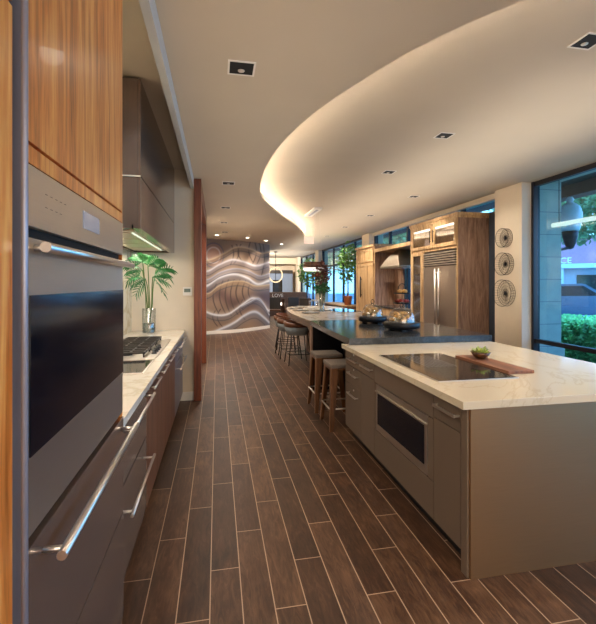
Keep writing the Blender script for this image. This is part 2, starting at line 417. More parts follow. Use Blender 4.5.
# window wall: one window per bay
def window(n, y0, y1, mull, rails):
    bm = nb(); x0, x1 = 4.88, 4.96; fw = 0.05
    box(bm, x0, x1, y0, y1, 3.03, 3.1); box(bm, x0, x1, y0, y1, 0, 0.08)
    box(bm, x0-0.02, x1+0.01, y0, y0+fw, 0, 3.1); box(bm, x0-0.02, x1+0.01, y1-fw, y1, 0, 3.1)
    for m in mull: box(bm, x0, x1, m-0.035, m+0.035, 0.08, 3.03)
    for r in rails: box(bm, x0, x1, y0+fw, y1-fw, r-0.03, r+0.03)
    w = obj('window_%d' % n, bm, 'frame', kind='structure')
    ys_ = [y0+fw]+list(mull)+[y1-fw]
    for a, b in zip(ys_, ys_[1:]):
        obj('window_pane', box(nb(), 4.915, 4.921, a+0.02, b-0.02, 0.06, 3.05), 'glass', w)
window(1, -2.9, 5.68, [0.6], [0.61])
window(2, 6.32, 12.3, [7.6, 8.85, 10.05, 11.2], [])
window(3, 12.95, 18.9, [14.3, 15.7, 17.1], [2.3])
window(4, 19.55, 24.0, [21.0, 22.5], [2.3])
M['slate'] = plain('dark_slate_paint', '#3c434e', 0.6)
struct('wall_recess', box(nb(), 4.872, 4.879, 6.33, 8.62, 0, 2.8), 'slate')
struct('trim_3', box(nb(), 4.8, 4.88, 6.32, 12.3, 3.0, 3.1, 0.003), 'wall')
struct('wall_right', box(nb(), 4.88, 5.0, 24.6, 25.9, 0, 3.1), 'wall')

# ---------------------------------------------------------------- mural on a curved wall
PL_ = catmull([(-4.0, 12.5), (-1.2, 12.42), (-0.3, 12.56), (0.5, 12.86), (1.11, 13.32), (1.76, 14.0)], 26)
SU = [(-3.8, -3.0), (0.0, 0.0), (0.85, 0.44), (1.64, 0.74), (2.55, 1.02)]
cum = [0]
for a, b in zip(PL_, PL_[1:]): cum.append(cum[-1]+math.hypot(b[0]-a[0], b[1]-a[1]))
i0 = min(range(len(PL_)), key=lambda i: abs(PL_[i][0]+0.3)+abs(PL_[i][1]-12.56)); base_s = cum[i0]
def lut(tab, x):
    if x <= tab[0][0]: return tab[0][1]
    for (a, fa), (b, fb) in zip(tab, tab[1:]):
        if x <= b: return fa+(fb-fa)*(x-a)/(b-a)
    return tab[-1][1]
RIB = [ # (curve in mural units, core width, fade below, fade above, core colour, below colour)
 ([(-200, 330), (-60, 330), (40, 305), (110, 255), (200, 232), (280, 254), (340, 288), (405, 268)], 8, 34, 22, '#dfe0e6', '#7f7f8a'),
 ([(-200, 400), (-60, 400), (40, 462), (110, 478), (180, 462), (250, 408), (310, 372), (360, 392), (405, 445)], 7, 30, 20, '#dcdde2', '#6f6e77'),
 ([(-200, 640), (-60, 640), (60, 590), (120, 560), (200, 520), (260, 474), (325, 452), (380, 488), (410, 515)], 8, 36, 14, '#cfd3dd', '#6b7080'),
 ([(-200, 190), (-60, 190), (40, 216), (110, 178), (190, 148), (260, 160), (330, 180), (405, 158)], 6, 26, 18, '#cfcbd0', '#8b8690'),
 ([(-200, 120), (-60, 120), (40, 150), (140, 112), (220, 74), (300, 84), (360, 106), (410, 96)], 5, 22, 12, '#c2a888', '#8a7460'),
 ([(-200, 260), (-60, 260), (40, 268), (120, 222), (210, 200), (290, 214), (350, 240), (410, 225)], 3, 22, 10, '#a4a6b2', '#8b8792'),
 ([(-200, 300), (-60, 300), (40, 352), (110, 304), (190, 276), (260, 276), (330, 300), (410, 290)], 3, 26, 8, '#c6ab86', '#a28668'),
 ([(240, 420), (300, 390), (345, 372), (380, 410), (410, 470)], 3, 14, 10, '#b9bcc9', '#83828c'),
]
def mural_col(u, v):
    x = 40+365*u; top = 20+30*u; bot = 577-45*u; y = bot-(bot-top)*v
    n = 0.5+0.5*math.sin(x*0.021+y*0.013+2*math.sin(y*0.017))
    c = [0.50+0.07*n, 0.41+0.06*n, 0.34+0.05*n]
    if x > 300: k = min(1, (x-300)/110)*0.5; c = [c[0]*(1-k)+0.40*k, c[1]*(1-k)+0.40*k, c[2]*(1-k)+0.46*k]
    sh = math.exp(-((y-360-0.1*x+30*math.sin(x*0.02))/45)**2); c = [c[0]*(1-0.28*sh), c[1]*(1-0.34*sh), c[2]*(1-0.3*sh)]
    d = math.hypot((x-78), (y-120)*0.85)
    def mixc(h, k):
        nonlocal c
        t = int(h[1:3], 16)/255, int(h[3:5], 16)/255, int(h[5:7], 16)/255
        c = [a+(b-a)*k for a, b in zip(c, t)]
    if d < 70:
        mixc('#a07766', 0.7*(1 if d < 60 else 0))
        mixc('#5b5560', math.exp(-((d-61)/4)**2)*0.9); mixc('#c9c3c6', math.exp(-((d-40)/4)**2)*0.7); mixc('#6f5f5a', math.exp(-((d-50)/3)**2)*0.6)
    # thin dark vertical arcs
    for k, (cx, amp, y0, y1) in enumerate([(95, 26, 290, 470), (135, 30, 270, 470), (170, 30, 262, 480), (205, 32, 262, 470), (235, 30, 262, 440), (268, 28, 265, 420), (300, 24, 275, 400),
                                  (190, -16, 60, 180), (215, -18, 55, 170), (320, -16, 30, 170), (345, -18, 35, 170), (370, -14, 40, 240), (300, 20, 30, 160), (240, 22, 55, 165),
                                  (120, 26, 440, 550), (90, 22, 450, 545), (250, 24, 380, 500)]):
        if y0 < y < y1:
            t = (y-y0)/(y1-y0); xx = cx-amp*math.sin(PI*t)+amp*0.6*t
            mixc('#3a2c28', 0.85*math.exp(-((x-xx)/3.4)**2))
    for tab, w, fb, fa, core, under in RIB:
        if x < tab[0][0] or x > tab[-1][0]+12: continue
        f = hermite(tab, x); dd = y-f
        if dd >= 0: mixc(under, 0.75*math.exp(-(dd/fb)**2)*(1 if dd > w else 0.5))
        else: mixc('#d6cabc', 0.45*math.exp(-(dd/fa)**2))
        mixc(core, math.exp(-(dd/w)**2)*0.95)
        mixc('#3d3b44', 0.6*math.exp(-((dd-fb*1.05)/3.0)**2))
    lin1 = lambda q_: q_/12.92 if q_ <= 0.04045 else ((q_+0.055)/1.055)**2.4
    return tuple(lin1(min(1, max(0, q_))) for q_ in c)+(1,)
def fine(P, step):
    out = [P[0]]
    for a, b in zip(P, P[1:]):
        n = max(1, int(math.hypot(b[0]-a[0], b[1]-a[1])/step))
        for k in range(1, n+1): out.append((a[0]+(b[0]-a[0])*k/n, a[1]+(b[1]-a[1])*k/n))
    return out
bm = nb(); cl = bm.loops.layers.float_color.new('pattern')
FP = fine(PL_[22:], 0.011); NV = 230; s0 = 0; grid = []
cs = [cum[22]]
for a, b in zip(FP, FP[1:]): cs.append(cs[-1]+math.hypot(b[0]-a[0], b[1]-a[1]))
us = [lut(SU, c-base_s) for c in cs]
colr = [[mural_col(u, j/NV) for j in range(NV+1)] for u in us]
for i, p in enumerate(FP): grid.append([bm.verts.new((p[0], p[1], 0.1+2.745*j/NV)) for j in range(NV+1)])
for i in range(len(FP)-1):
    for j in range(NV):
        f = bm.faces.new((grid[i][j], grid[i+1][j], grid[i+1][j+1], grid[i][j+1])); f.smooth = True
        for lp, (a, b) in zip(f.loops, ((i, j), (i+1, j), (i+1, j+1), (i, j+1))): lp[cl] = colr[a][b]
# side return and back
BK = offset(FP, 0.12)
bv = [[bm.verts.new((p[0], p[1], z)) for z in (0.1, 2.845)] for p in BK[::6]]
for a, b in zip(bv, bv[1:]): bm.faces.new((a[0], a[1], b[1], b[0]))
e = grid[-1]; f = bm.faces.new([e[0], e[-1], bv[-1][1], bv[-1][0]])
for lp in f.loops: lp[cl] = colr[-1][100]
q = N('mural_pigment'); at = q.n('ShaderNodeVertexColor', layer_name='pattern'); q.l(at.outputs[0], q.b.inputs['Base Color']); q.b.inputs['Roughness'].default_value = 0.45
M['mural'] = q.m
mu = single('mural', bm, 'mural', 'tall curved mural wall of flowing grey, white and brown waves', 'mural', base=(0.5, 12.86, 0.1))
bm = nb(); A = offset(FP, -0.015)[::4]; B = offset(FP, 0.12)[::4]
prism(bm, A+B[::-1], 0, 0.1)
struct('baseboard_mural', bm, 'white')

# ---------------------------------------------------------------- left run: tall units
FX = -0.39
t = thing('refrigerator_column', (-0.72, 0.6, 0), 'walnut panelled refrigerator column with a tall steel bar handle, at the picture edge', 'refrigerator')
obj('body', box(nb(), -1.05, FX-0.03, 0.15, 0.932, 0, 2.97), 'walnut_low', t)
obj('door', box(nb(), FX-0.028, FX, 0.15, 0.895, 0.12, 2.04, 0.002), 'walnut', t)
obj('upper_door', box(nb(), FX-0.028, FX, 0.15, 0.895, 2.05, 2.96, 0.002), 'walnut', t)
obj('side_trim', box(nb(), FX-0.03, FX+0.004, 0.932, 0.945, 0, 2.97), 'bluegrey', t, label='grey metal edge strip')
bm = nb(); tube(bm, [(FX+0.022, 0.893, 0.3), (FX+0.022, 0.893, 2.9)], 0.0062, 12)
for z in (0.6, 2.4): tube(bm, [(FX-0.01, 0.893, z), (FX+0.022, 0.893, z)], 0.006, 8)
obj('handle', bm, 'bluegrey', t)
t = thing('oven_cabinet', (-0.72, 1.4, 0), 'tall golden walnut cabinet housing the wall oven', 'cabinet')
bm = nb(); box(bm, -1.05, FX-0.02, 0.96, 1.85, 0.1, 0.94); box(bm, -1.05, FX-0.02, 0.96, 1.85, 1.76, 2.97)
box(bm, -1.05, -0.97, 0.96, 1.85, 0.94, 1.76); box(bm, -1.05, FX-0.04, 0.948, 0.956, 0.9, 1.8); box(bm, -1.05, FX-0.001, 1.836, 1.85, 0.1, 2.97); box(bm, -0.98, FX-0.07, 0.96, 1.85, 0, 0.1)
obj('body', bm, 'walnut', t)
obj('filler_rail', box(nb(), FX-0.02, FX, 0.948, 1.834, 1.757, 1.795, 0.001), 'walnut', t)
obj('door', box(nb(), FX-0.02, FX, 0.948, 1.834, 1.803, 2.965, 0.0015), 'walnut', t)
t = thing('wall_oven', (-0.68, 1.4, 0.95), 'stainless steel wall oven with black glass and a long bar handle', 'oven')
obj('body', box(nb(), -0.96, FX-0.03, 0.96, 1.833, 0.965, 1.75), 'steel', t)
cp = obj('control_panel', box(nb(), FX-0.028, FX+0.004, 0.949, 1.834, 1.622, 1.752, 0.002), 'steel', t)
obj('display', box(nb(), FX+0.003, FX+0.0055, 1.31, 1.48, 1.664, 1.716), 'screen', cp)
for r_, z in enumerate((1.705, 1.675)):
    for k in range(5 if r_ == 0 else 4): obj('touch_mark', box(nb(), FX+0.003, FX+0.0046, 1.04+0.03*k, 1.052+0.03*k, z, z+0.0013), 'charger', cp)
obj('vent_gap', box(nb(), FX-0.027, FX-0.012, 0.95, 1.832, 1.598, 1.622), 'blackgap', t)
dd = obj('door', box(nb(), FX-0.028, FX+0.004, 0.949, 1.834, 0.968, 1.598, 0.002), 'steel', t)
obj('door_glass', box(nb(), FX+0.002, FX+0.0065, 0.957, 1.832, 1.135, 1.476, 0.001), 'ovenglass', dd, label='black glass panel')
bm = nb(); tube(bm, [(-0.354, 0.955, 1.578), (-0.354, 1.86, 1.578)], 0.0115, 16)
for y in (0.985, 1.82): tube(bm, [(FX, y, 1.578), (-0.354, y, 1.578)], 0.008, 10)
obj('handle', bm, 'chrome', dd)
t = thing('warming_drawer', (-0.68, 1.4, 0.1), 'steel drawer under the wall oven, with a thick round bar handle', 'drawer')
obj('drawer_front', box(nb(), FX-0.018, FX+0.004, 0.949, 1.848, 0.55, 0.945, 0.002), 'upper', t)
obj('lower_front', box(nb(), FX-0.018, FX+0.004, 0.949, 1.848, 0.11, 0.543, 0.002), 'upper', t)
bm = nb(); tube(bm, [(-0.338, 1.0, 0.897), (-0.338, 1.875, 0.897)], 0.011, 14)
for y in (1.03, 1.83): tube(bm, [(FX, y, 0.897), (-0.338, y, 0.897)], 0.007, 10)
obj('handle', bm, 'chrome', t)

# left base units
BX = -0.43
def base_unit(name, y0, y1, mat, label, cat='cabinet', group=None, toe=True):
    t = thing(name, (-0.74, (y0+y1)/2, 0), label, cat, group)
    bm = nb(); box(bm, -1.05, BX-0.02, y0+0.001, y1-0.001, 0.1, 0.868)
    box(bm, -1.0, BX-0.07, y0+0.001, y1-0.001, 0, 0.1); obj('body', bm, mat, t); return t
t = base_unit('undercounter_refrigerator', 1.852, 2.70, 'upper', 'dark glossy drawer unit with two long bar handles, beside the oven cabinet', 'refrigerator')
for z0, z1, hz in ((0.56, 0.862, 0.835), (0.11, 0.552, 0.465)):
    dr_ = obj('drawer', box(nb(), BX-0.02, BX, 1.856, 2.696, z0, z1, 0.0015), 'upper', t)
    bar_handle(dr_, (BX, 1.95, hz), (BX, 2.63, hz), (0.058, 0, 0), 0.0085, foot=0.06)
units = [(2.70, 3.17, 'walnut base cabinet next to the glossy drawer unit'), (3.17, 3.65, 'walnut base cabinet below the near half of the gas cooktop'),
         (3.65, 4.12, 'walnut base cabinet below the far half of the gas cooktop'), (4.12, 4.46, 'walnut base cabinet beside the grey end unit')]
for y0, y1, lb in units:
    t = base_unit('base_cabinet', y0, y1, 'walnut_low', lb)
    d1 = obj('drawer', box(nb(), BX-0.02, BX, y0+0.003, y1-0.003, 0.76, 0.862, 0.001), 'walnut_low', t)
    bar_handle(d1, (BX, y0+0.08, 0.83), (BX, y1-0.06, 0.83), (0.038, 0, 0), 0.007)
    obj('door', box(nb(), BX-0.02, BX, y0+0.003, y1-0.003, 0.11, 0.754, 0.001), 'walnut_low', t)
t = base_unit('dishwasher_drawers', 4.46, 5.46, 'upper', 'glossy grey double-drawer unit at the far end of the left counter', 'drawer unit')
for z0, z1, hz in ((0.64, 0.862, 0.83), (0.11, 0.632, 0.6)):
    d1 = obj('drawer', box(nb(), BX-0.02, BX, 4.464, 5.456, z0, z1, 0.0015), 'bluegrey', t)
    bar_handle(d1, (BX, 4.5, hz), (BX, 5.38, hz), (0.055, 0, 0), 0.008, foot=0.05)
single('left_worktop', box(nb(), -1.05, -0.40, 1.852, 5.49, 0.87, 0.91, 0.003), 'leftmarble', 'pale veined stone worktop along the wall with the gas cooktop', 'worktop')
bpy.data.objects['left_worktop'].name = 'worktop'
# cooktops
t = thing('gas_cooktop', (-0.68, 3.95, 0.911), 'steel gas cooktop with black iron grates set in the pale veined worktop', 'cooktop')
obj('tray', box(nb(), -0.93, -0.475, 3.36, 4.52, 0.911, 0.919, 0.003), 'steel', t)
for k in range(3):
    y0 = 3.42+0.36*k; bm = nb()
    for i in range(4): box(bm, -0.90, -0.56, y0+0.02+0.095*i, y0+0.035+0.095*i, 0.948, 0.962)
    for i in range(4): box(bm, -0.90+0.108*i, -0.886+0.108*i, y0+0.02, y0+0.32, 0.944, 0.958)
    for xx in (-0.895, -0.57):
        for yy in (y0+0.03, y0+0.31): box(bm, xx-0.006, xx+0.006, yy-0.006, yy+0.006, 0.918, 0.95)
    obj('grate', bm, 'iron', t)
    bm = nb(); lathe(bm, (-0.73, y0+0.17, 0.919), [(0.05, 0), (0.05, 0.012), (0.03, 0.016), (0.03, 0.022), (0, 0.023)], 16); obj('burner', bm, 'black', t)
for k in range(4):
    bm = nb(); lathe(bm, (-0.515, 3.62+0.1*k, 0.919), [(0.022, 0), (0.022, 0.006), (0.017, 0.008), (0.016, 0.032), (0.0, 0.033)], 14); obj('knob', bm, 'black', t)
t = thing('glass_cooktop', (-0.68, 3.1, 0.911), 'black glass warming plate with steel rim in the worktop, nearer than the gas cooktop', 'cooktop')
obj('rim', box(nb(), -0.93, -0.475, 2.86, 3.32, 0.911, 0.916, 0.002), 'steel', t)
obj('glass', box(nb(), -0.92, -0.485, 2.87, 3.31, 0.914, 0.918, 0.001), 'cookglass', t)
# upper cabinets with the extractor
t = thing('upper_cabinet', (-0.79, 4.25, 1.89), 'long glossy taupe wall cabinet with an extractor underneath', 'cabinet')
UX = -0.53
bm = nb(); box(bm, -1.05, UX-0.02, 3.08, 5.44, 1.92, 2.955)
box(bm, -1.05, -0.99, 3.08, 5.44, 1.892, 1.92); box(bm, UX-0.06, UX-0.02, 3.08, 5.44, 1.892, 1.92)
box(bm, -1.0, UX-0.05, 3.08, 3.12, 1.892, 1.92); box(bm, -1.0, UX-0.05, 5.40, 5.44, 1.892, 1.92)
obj('body', bm, 'upper', t)
for k, (y0, y1) in enumerate(((3.08, 5.44),)):
    obj('lower_door', box(nb(), UX-0.019, UX, y0+0.002, y1-0.002, 1.892, 2.258, 0.001), 'upper', t)
    obj('upper_door', box(nb(), UX-0.019, UX, y0+0.002, y1-0.002, 2.266, 2.95, 0.001), 'upper', t)
obj('metal_strip', box(nb(), -1.04, UX-0.001, 3.075, 3.081, 2.257, 2.267), 'chrome', t)
ex = obj('extractor', box(nb(), -0.97, UX-0.08, 3.3, 5.2, 1.9, 1.92, 0.003), 'steel', t)
bm = nb()
for k in range(4): box(bm, -0.92, -0.66, 3.4+0.45*k, 3.8+0.45*k, 1.894, 1.902, 0.003)
obj('filter', bm, 'steelv', ex)
obj('light_panel', box(nb(), -0.65, -0.64, 3.4, 5.1, 1.893, 1.902), 'dimpanel', ex)

# vase with tropical leaves
def leaf_lobed(bm, base, direc, L, wid, lobes=5, droop=0.3, roll=0.0):
    d = Vector(direc).normalized(); up = Vector((0, 0, 1)); s = d.cross(up)
    s = s.normalized() if s.length > 1e-3 else Vector((1, 0, 0)); n = s.cross(d)
    s = s*math.cos(roll)+n*math.sin(roll); n = s.cross(d)
    def P(a, b):   # a along 0..1, b across
        return Vector(base)+d*(a*L)+s*b-up*(droop*L*a*a)+n*(0.1*abs(b))
    mid = [bm.verts.new(P(a/8, 0)) for a in range(9)]
    for sg in (-1, 1):
        for k in range(lobes):
            a0 = k/lobes*0.85; a1 = (k+1)/lobes*0.9+0.05; w = wid*math.sin(PI*(0.15+0.75*(k+0.5)/lobes))
            i0 = int(round(a0*8)); i1 = min(8, max(i0+1, int(round(a1*8))))
            p1 = bm.verts.new(P(a0+0.10, sg*w*0.55)); p2 = bm.verts.new(P(a0+0.22, sg*w)); p3 = bm.verts.new(P(a0+0.24, sg*w*0.5))
            try:
                f = bm.faces.new((mid[i0], p1, p2, p3, mid[i1])); f.smooth = True
            except Exception: pass
t = thing('vase', (-0.80, 5.2, 0.91), 'clear glass cylinder vase of water on the far end of the left worktop', 'vase')
bm = nb(); lathe(bm, (-0.80, 5.2, 0.911), [(0, 0), (0.075, 0), (0.077, 0.01), (0.077, 0.30), (0.073, 0.30), (0.073, 0.012)], 28); obj('glass', bm, 'clear', t)
bm = nb(); lathe(bm, (-0.80, 5.2, 0.922), [(0, 0), (0.068, 0), (0.068, 0.11), (0, 0.11)], 24); obj('water', bm, 'water', t)
t = thing('leaf_spray', (-0.80, 5.2, 0.94), 'green lobed tropical leaves on tall stems standing in the glass vase', 'plant')
bm = nb()
tips = [(-0.84, 5.0, 1.66), (-0.78, 5.0, 1.70), (-0.72, 4.95, 1.58), (-0.82, 4.9, 1.74), (-0.70, 5.05, 1.66), (-0.80, 4.95, 1.56)]
for k, tp in enumerate(tips):
    b0 = (-0.80+0.03*math.cos(k), 5.2+0.03*math.sin(k), 0.94)
    tube(bm, catmull([b0, ((b0[0]+tp[0])/2, 5.15, 1.2), ((b0[0]*0.3+tp[0]*0.7), 5.08, 1.45), tp], 4), 0.006, 6)
obj('stems', bm, 'stem', t)
def frond(bm, base, direc, L, roll):
    d = Vector(direc).normalized(); s_ = d.cross(Vector((0, 0, 1))).normalized(); n = s_.cross(d); s_ = s_*math.cos(roll)+n*math.sin(roll); n = s_.cross(d)
    def P(a, b): return Vector(base)+d*(a*L)+s_*b-Vector((0, 0, 0.35*L*a*a))
    tube(bm, [P(a/6, 0) for a in range(7)], 0.003, 5)
    for k in range(7):
        a = 0.12+0.85*k/7; w = L*0.42*math.sin(PI*(0.2+0.7*k/7))
        for sg in (-1, 1):
            p0 = P(a, 0); p3 = P(a+0.28, sg*w)+n*random.uniform(-0.02, 0.02); m = p0.lerp(p3, 0.55); ww = d*L*0.048
            v = [bm.verts.new(q_) for q_ in (p0-ww*0.6, m-ww+n*0.006, p3, m+ww+n*0.006, p0+ww*0.6)]; bm.faces.new(v)
for k, tp in enumerate(tips):
    for j in range(3):
        bm = nb(); th = [2.9, 1.0, -0.1, 2.2, 0.5, 3.4][k]+(j-1)*0.75; L = (0.16 if math.cos(th) < -0.3 else 0.19)+0.02*((k+j) % 3)
        frond(bm, tp, (math.cos(th), -0.25+0.3*(j-1), 0.8*math.sin(th)), L, 0.5+0.5*j)
        obj('leaf', bm, 'leaf', t)
t = thing('thermostat', (-0.37, 5.497, 1.38), 'white wall thermostat with a grey screen beside the wooden doorway', 'thermostat')
obj('case', box(nb(), -0.43, -0.315, 5.475, 5.499, 1.352, 1.46, 0.004), 'white', t)
obj('screen', box(nb(), -0.413, -0.335, 5.472, 5.476, 1.395, 1.44), 'leaf_screen', t)

# ---------------------------------------------------------------- island
IX = 1.25; IB = 2.0
def isl_unit(y0, y1, label):
    t = thing('island_cabinet', ((IX+IB)/2, (y0+y1)/2, 0), label, 'cabinet')
    bm = nb(); box(bm, IX+0.02, IB, y0+0.001, y1-0.001, 0.1, 0.868); box(bm, IX+0.075, IB, y0+0.001, y1-0.001, 0, 0.1)
    obj('body', bm, 'black', t); return t
def front(t, nm, y0, y1, z0, z1, h=None):
    f = obj(nm, box(nb(), IX, IX+0.019, y0+0.003, y1-0.003, z0+0.003, z1-0.003, 0.001), 'isl', t)
    if h: 
        bm = nb(); a, b, z = h; box(bm, IX-0.034, IX-0.026, a, b, z-0.009, z+0.009, 0.002)
        box(bm, IX-0.03, IX+0.001, a, a+0.01, z-0.005, z+0.005); box(bm, IX-0.03, IX+0.001, b-0.01, b, z-0.005, z+0.005)
        obj('handle', bm, 'chrome', f)
    return f
t = isl_unit(3.48, 3.93, 'island cabinet with three stacked drawers, nearest the bar stools')
for z0, z1, hz in ((0.72, 0.868, 0.79), (0.545, 0.72, 0.655), (0.11, 0.545, 0.465)):
    f = front(t, 'drawer', 3.48, 3.93, z0, z1, (3.55, 3.80, hz))
    bm = nb(); lathe(bm, (0, 0, 0), [(0, 0), (0.009, 0), (0.009, 0.006), (0, 0.008)], 12); bm.transform(Matrix.Translation((IX, 3.67, hz+0.045)) @ Matrix.Rotation(-PI/2, 4, 'Y'))
    obj('lock', bm, 'chrome', f)
t = isl_unit(3.16, 3.48, 'narrow island cabinet of one drawer over a plain door, left of the microwave')
front(t, 'drawer', 3.16, 3.48, 0.72, 0.868, (3.19, 3.43, 0.795)); front(t, 'door', 3.16, 3.48, 0.11, 0.72)
t = isl_unit(2.23, 3.16, 'wide island cabinet built around the microwave drawer')
front(t, 'upper_panel', 2.23, 3.16, 0.705, 0.868); front(t, 'lower_drawer', 2.23, 3.16, 0.11, 0.335)
front(t, 'side_stile', 3.115, 3.16, 0.335, 0.705); front(t, 'side_stile', 2.23, 2.30, 0.335, 0.705)
t = thing('microwave_drawer', (1.5, 2.7, 0.34), 'steel microwave drawer with a dark window in the island side', 'microwave')
obj('face', box(nb(), IX-0.004, IX+0.018, 2.302, 3.113, 0.34, 0.702, 0.002), 'steel', t)
obj('window', box(nb(), IX-0.007, IX, 2.335, 3.08, 0.395, 0.635, 0.001), 'ovenglass', t, label='black glass window')
obj('top_lip', box(nb(), IX-0.016, IX, 2.302, 3.113, 0.643, 0.655, 0.002), 'steel', t)
t = isl_unit(1.94, 2.23, 'slim island cabinet of one drawer over a door, at the near corner')
front(t, 'drawer', 1.955, 2.23, 0.72, 0.868, (1.965, 2.19, 0.805)); front(t, 'door', 1.955, 2.23, 0.11, 0.72)
t = thing('island_end_panel', (2.0, 1.9, 0), 'brushed steel end panel and corner post facing the viewer', 'panel')
obj('corner_post', box(nb(), IX, IX+0.035, 1.90, 1.952, 0, 0.868, 0.002), 'isl', t)
obj('panel', box(nb(), IX+0.012, 2.74, 1.885, 1.90, 0, 0.868, 0.001), 'islend', t)
t = thing('island_back_cabinet', (2.4, 2.9, 0), 'plain steel cabinet block on the window side of the island', 'cabinet')
obj('body', box(nb(), 2.0, 2.72, 1.902, 3.8, 0, 0.868), 'isl', t)
o = single('island_worktop', box(nb(), 1.21, 2.77, 1.87, 3.93, 0.868, 0.909, 0.003), 'islmarble', 'cream stone worktop holding the black induction cooktop', 'worktop')
t = thing('induction_cooktop', (1.57, 2.74, 0.909), 'large black glass induction cooktop on the cream worktop', 'cooktop')
obj('frame', box(nb(), 1.31, 1.86, 2.275, 3.21, 0.909, 0.914, 0.002), 'steel', t)
obj('glass', box(nb(), 1.315, 1.855, 2.28, 3.205, 0.911, 0.916, 0.001), 'cookglass', t)
bm = nb()
for k in range(8): box(bm, 1.46+0.03*k, 1.464+0.03*k, 2.66, 3.1, 0.9158, 0.9163)
obj('zone_lines', bm, 'bluegrey', t)
o = single('cutting_board', box(nb(), 1.87, 2.06, 2.38, 3.0, 0.9095, 0.93, 0.004), 'board', 'long reddish wooden cutting board beside the induction cooktop', 'cutting board')
t = thing('bowl', (1.985, 2.84, 0.93), 'small brown bowl on the far end of the cutting board', 'bowl')
bm = nb(); lathe(bm, (1.985, 2.84, 0.931), [(0, 0), (0.03, 0), (0.055, 0.018), (0.075, 0.05), (0.071, 0.05), (0.05, 0.022), (0, 0.014)], 28); obj('bowl_shell', bm, 'stoolwood', t)
bm = nb()
for k in range(26):
    a = k*2.4; r = 0.012+0.045*math.sqrt(k/26); el = 1.25-0.9*(k/26)
    c0 = Vector((1.985+r*0.6*math.cos(a), 2.84+r*0.6*math.sin(a), 0.965)); d = Vector((math.cos(a)*math.cos(el), math.sin(a)*math.cos(el), math.sin(el)))
    L = 0.05+0.02*(k % 3)/2; s = d.cross(Vector((0, 0, 1))).normalized()*0.015; n = s.cross(d).normalized()*0.004
    v = [bm.verts.new(p) for p in (c0, c0+d*L*0.55+s, c0+d*L, c0+d*L*0.55-s, c0+d*L*0.5-n)]
    bm.faces.new((v[0], v[1], v[4])); bm.faces.new((v[1], v[2], v[4])); bm.faces.new((v[2], v[3], v[4])); bm.faces.new((v[3], v[0], v[4]))
M['succ'] = plain('succulent_green', '#a8b45c', 0.5, var=0.4, scale=40)
single('succulent', bm, 'succ', 'yellow-green succulent rosette growing in the small bowl', 'plant')

# ---------------------------------------------------------------- dark counter and long table
o = single('dark_worktop', prism(nb(), [(1.25, 3.81), (2.78, 3.79), (2.80, 5.78), (1.31, 5.78), (1.265, 4.6)], 0.912, 0.975), 'darkstone', 'glossy charcoal stone worktop between the cream island and the long table', 'worktop')
t = thing('dark_counter_base', (2.2, 4.8, 0), 'panelled base with its shade put in black, under the charcoal worktop, behind the bar stools', 'cabinet')
obj('body', box(nb(), 1.78, 2.7, 3.935, 5.7, 0, 0.911), M['black'], t)  # shadow below the worktop is put into the black colour
obj('end_panel', box(nb(), 1.33, 2.7, 5.7, 5.775, 0, 0.911), M['black'], t)
obj('edge_strip', box(nb(), 1.305, 1.33, 5.69, 5.785, 0, 0.911), 'oakdark_shaded', t)
E1 = catmull([(1.31, 5.785), (1.30, 6.4), (1.31, 7.23), (1.36, 7.9), (1.44, 8.6), (1.56, 9.2), (1.76, 9.55), (2.05, 9.7), (2.4, 9.7), (2.62, 9.5), (2.72, 9.1), (2.74, 8.4)], 5)
poly = E1+[(2.78, 7.5), (2.80, 5.785)]
t = thing('long_table', (2.0, 7.5, 0), 'long counter-height table with rounded end, beige stone top and thick walnut edge', 'table')
obj('tabletop', prism(nb(), poly, 0.955, 0.975), 'tabletop', t)
ins = [(2.05+(x-2.05)*0.99, 7.5+(y-7.5)*0.998) for x, y in poly]
obj('apron', prism(nb(), ins, 0.865, 0.954), 'tablewood', t)
obj('pedestal', box(nb(), 1.95, 2.65, 6.2, 9.0, 0, 0.865), 'tablewood', t)
o = single('table_sink', box(nb(), 2.2, 2.7, 7.4, 8.4, 0.9755, 0.981, 0.003), 'cookglass', 'black glass inset on the long table near the flower vase', 'cooktop'); o.name = 'table_cooktop'
def place(x, y, k):
    g = 'place settings on the long table'
    t = thing('charger_plate', (x, y, 0.975), ['dark square charger with a napkin, at the near seat of the long table', 'dark square charger with a napkin, at the middle seat of the long table', 'dark square charger with a napkin, at the rounded far end of the long table', 'dark square charger with a napkin, across the table from the flower vase'][k], 'plate', g)
    obj('charger', box(nb(), x-0.14, x+0.14, y-0.11, y+0.11, 0.9755, 0.987, 0.004), 'charger', t)
    obj('napkin', box(nb(), x-0.06, x+0.06, y-0.07, y+0.07, 0.9865, 0.998, 0.003), 'paleplate', t)
for k, (x, y) in enumerate([(1.66, 7.3), (1.62, 8.0), (1.85, 9.2), (1.64, 8.65)]): place(x, y, k)
for k, (x, y) in enumerate([(1.98, 8.1), (2.1, 8.7), (1.92, 8.45), (2.3, 9.2)]):
    t = thing('wine_glass', (x, y, 0.975), ['clear wine glass behind the flower vase', 'clear wine glass by the far charger', 'clear wine glass in the middle of the long table', 'clear wine glass at the rounded table end'][k], 'glass', 'glasses on the long table')
    bm = nb(); lathe(bm, (x, y, 0.976), [(0.035, 0), (0.034, 0.003), (0.005, 0.006), (0.004, 0.08), (0.03, 0.11), (0.037, 0.15), (0.03, 0.19)], 14); obj('goblet', bm, 'clear', t)
single('white_platter', lathe(nb(), (2.05, 7.95, 0.9755), [(0, 0), (0.08, 0), (0.2, 0.02), (0.2, 0.026), (0.08, 0.01), (0, 0.008)], 24), 'paleplate', 'round white platter in the middle of the long table', 'plate')

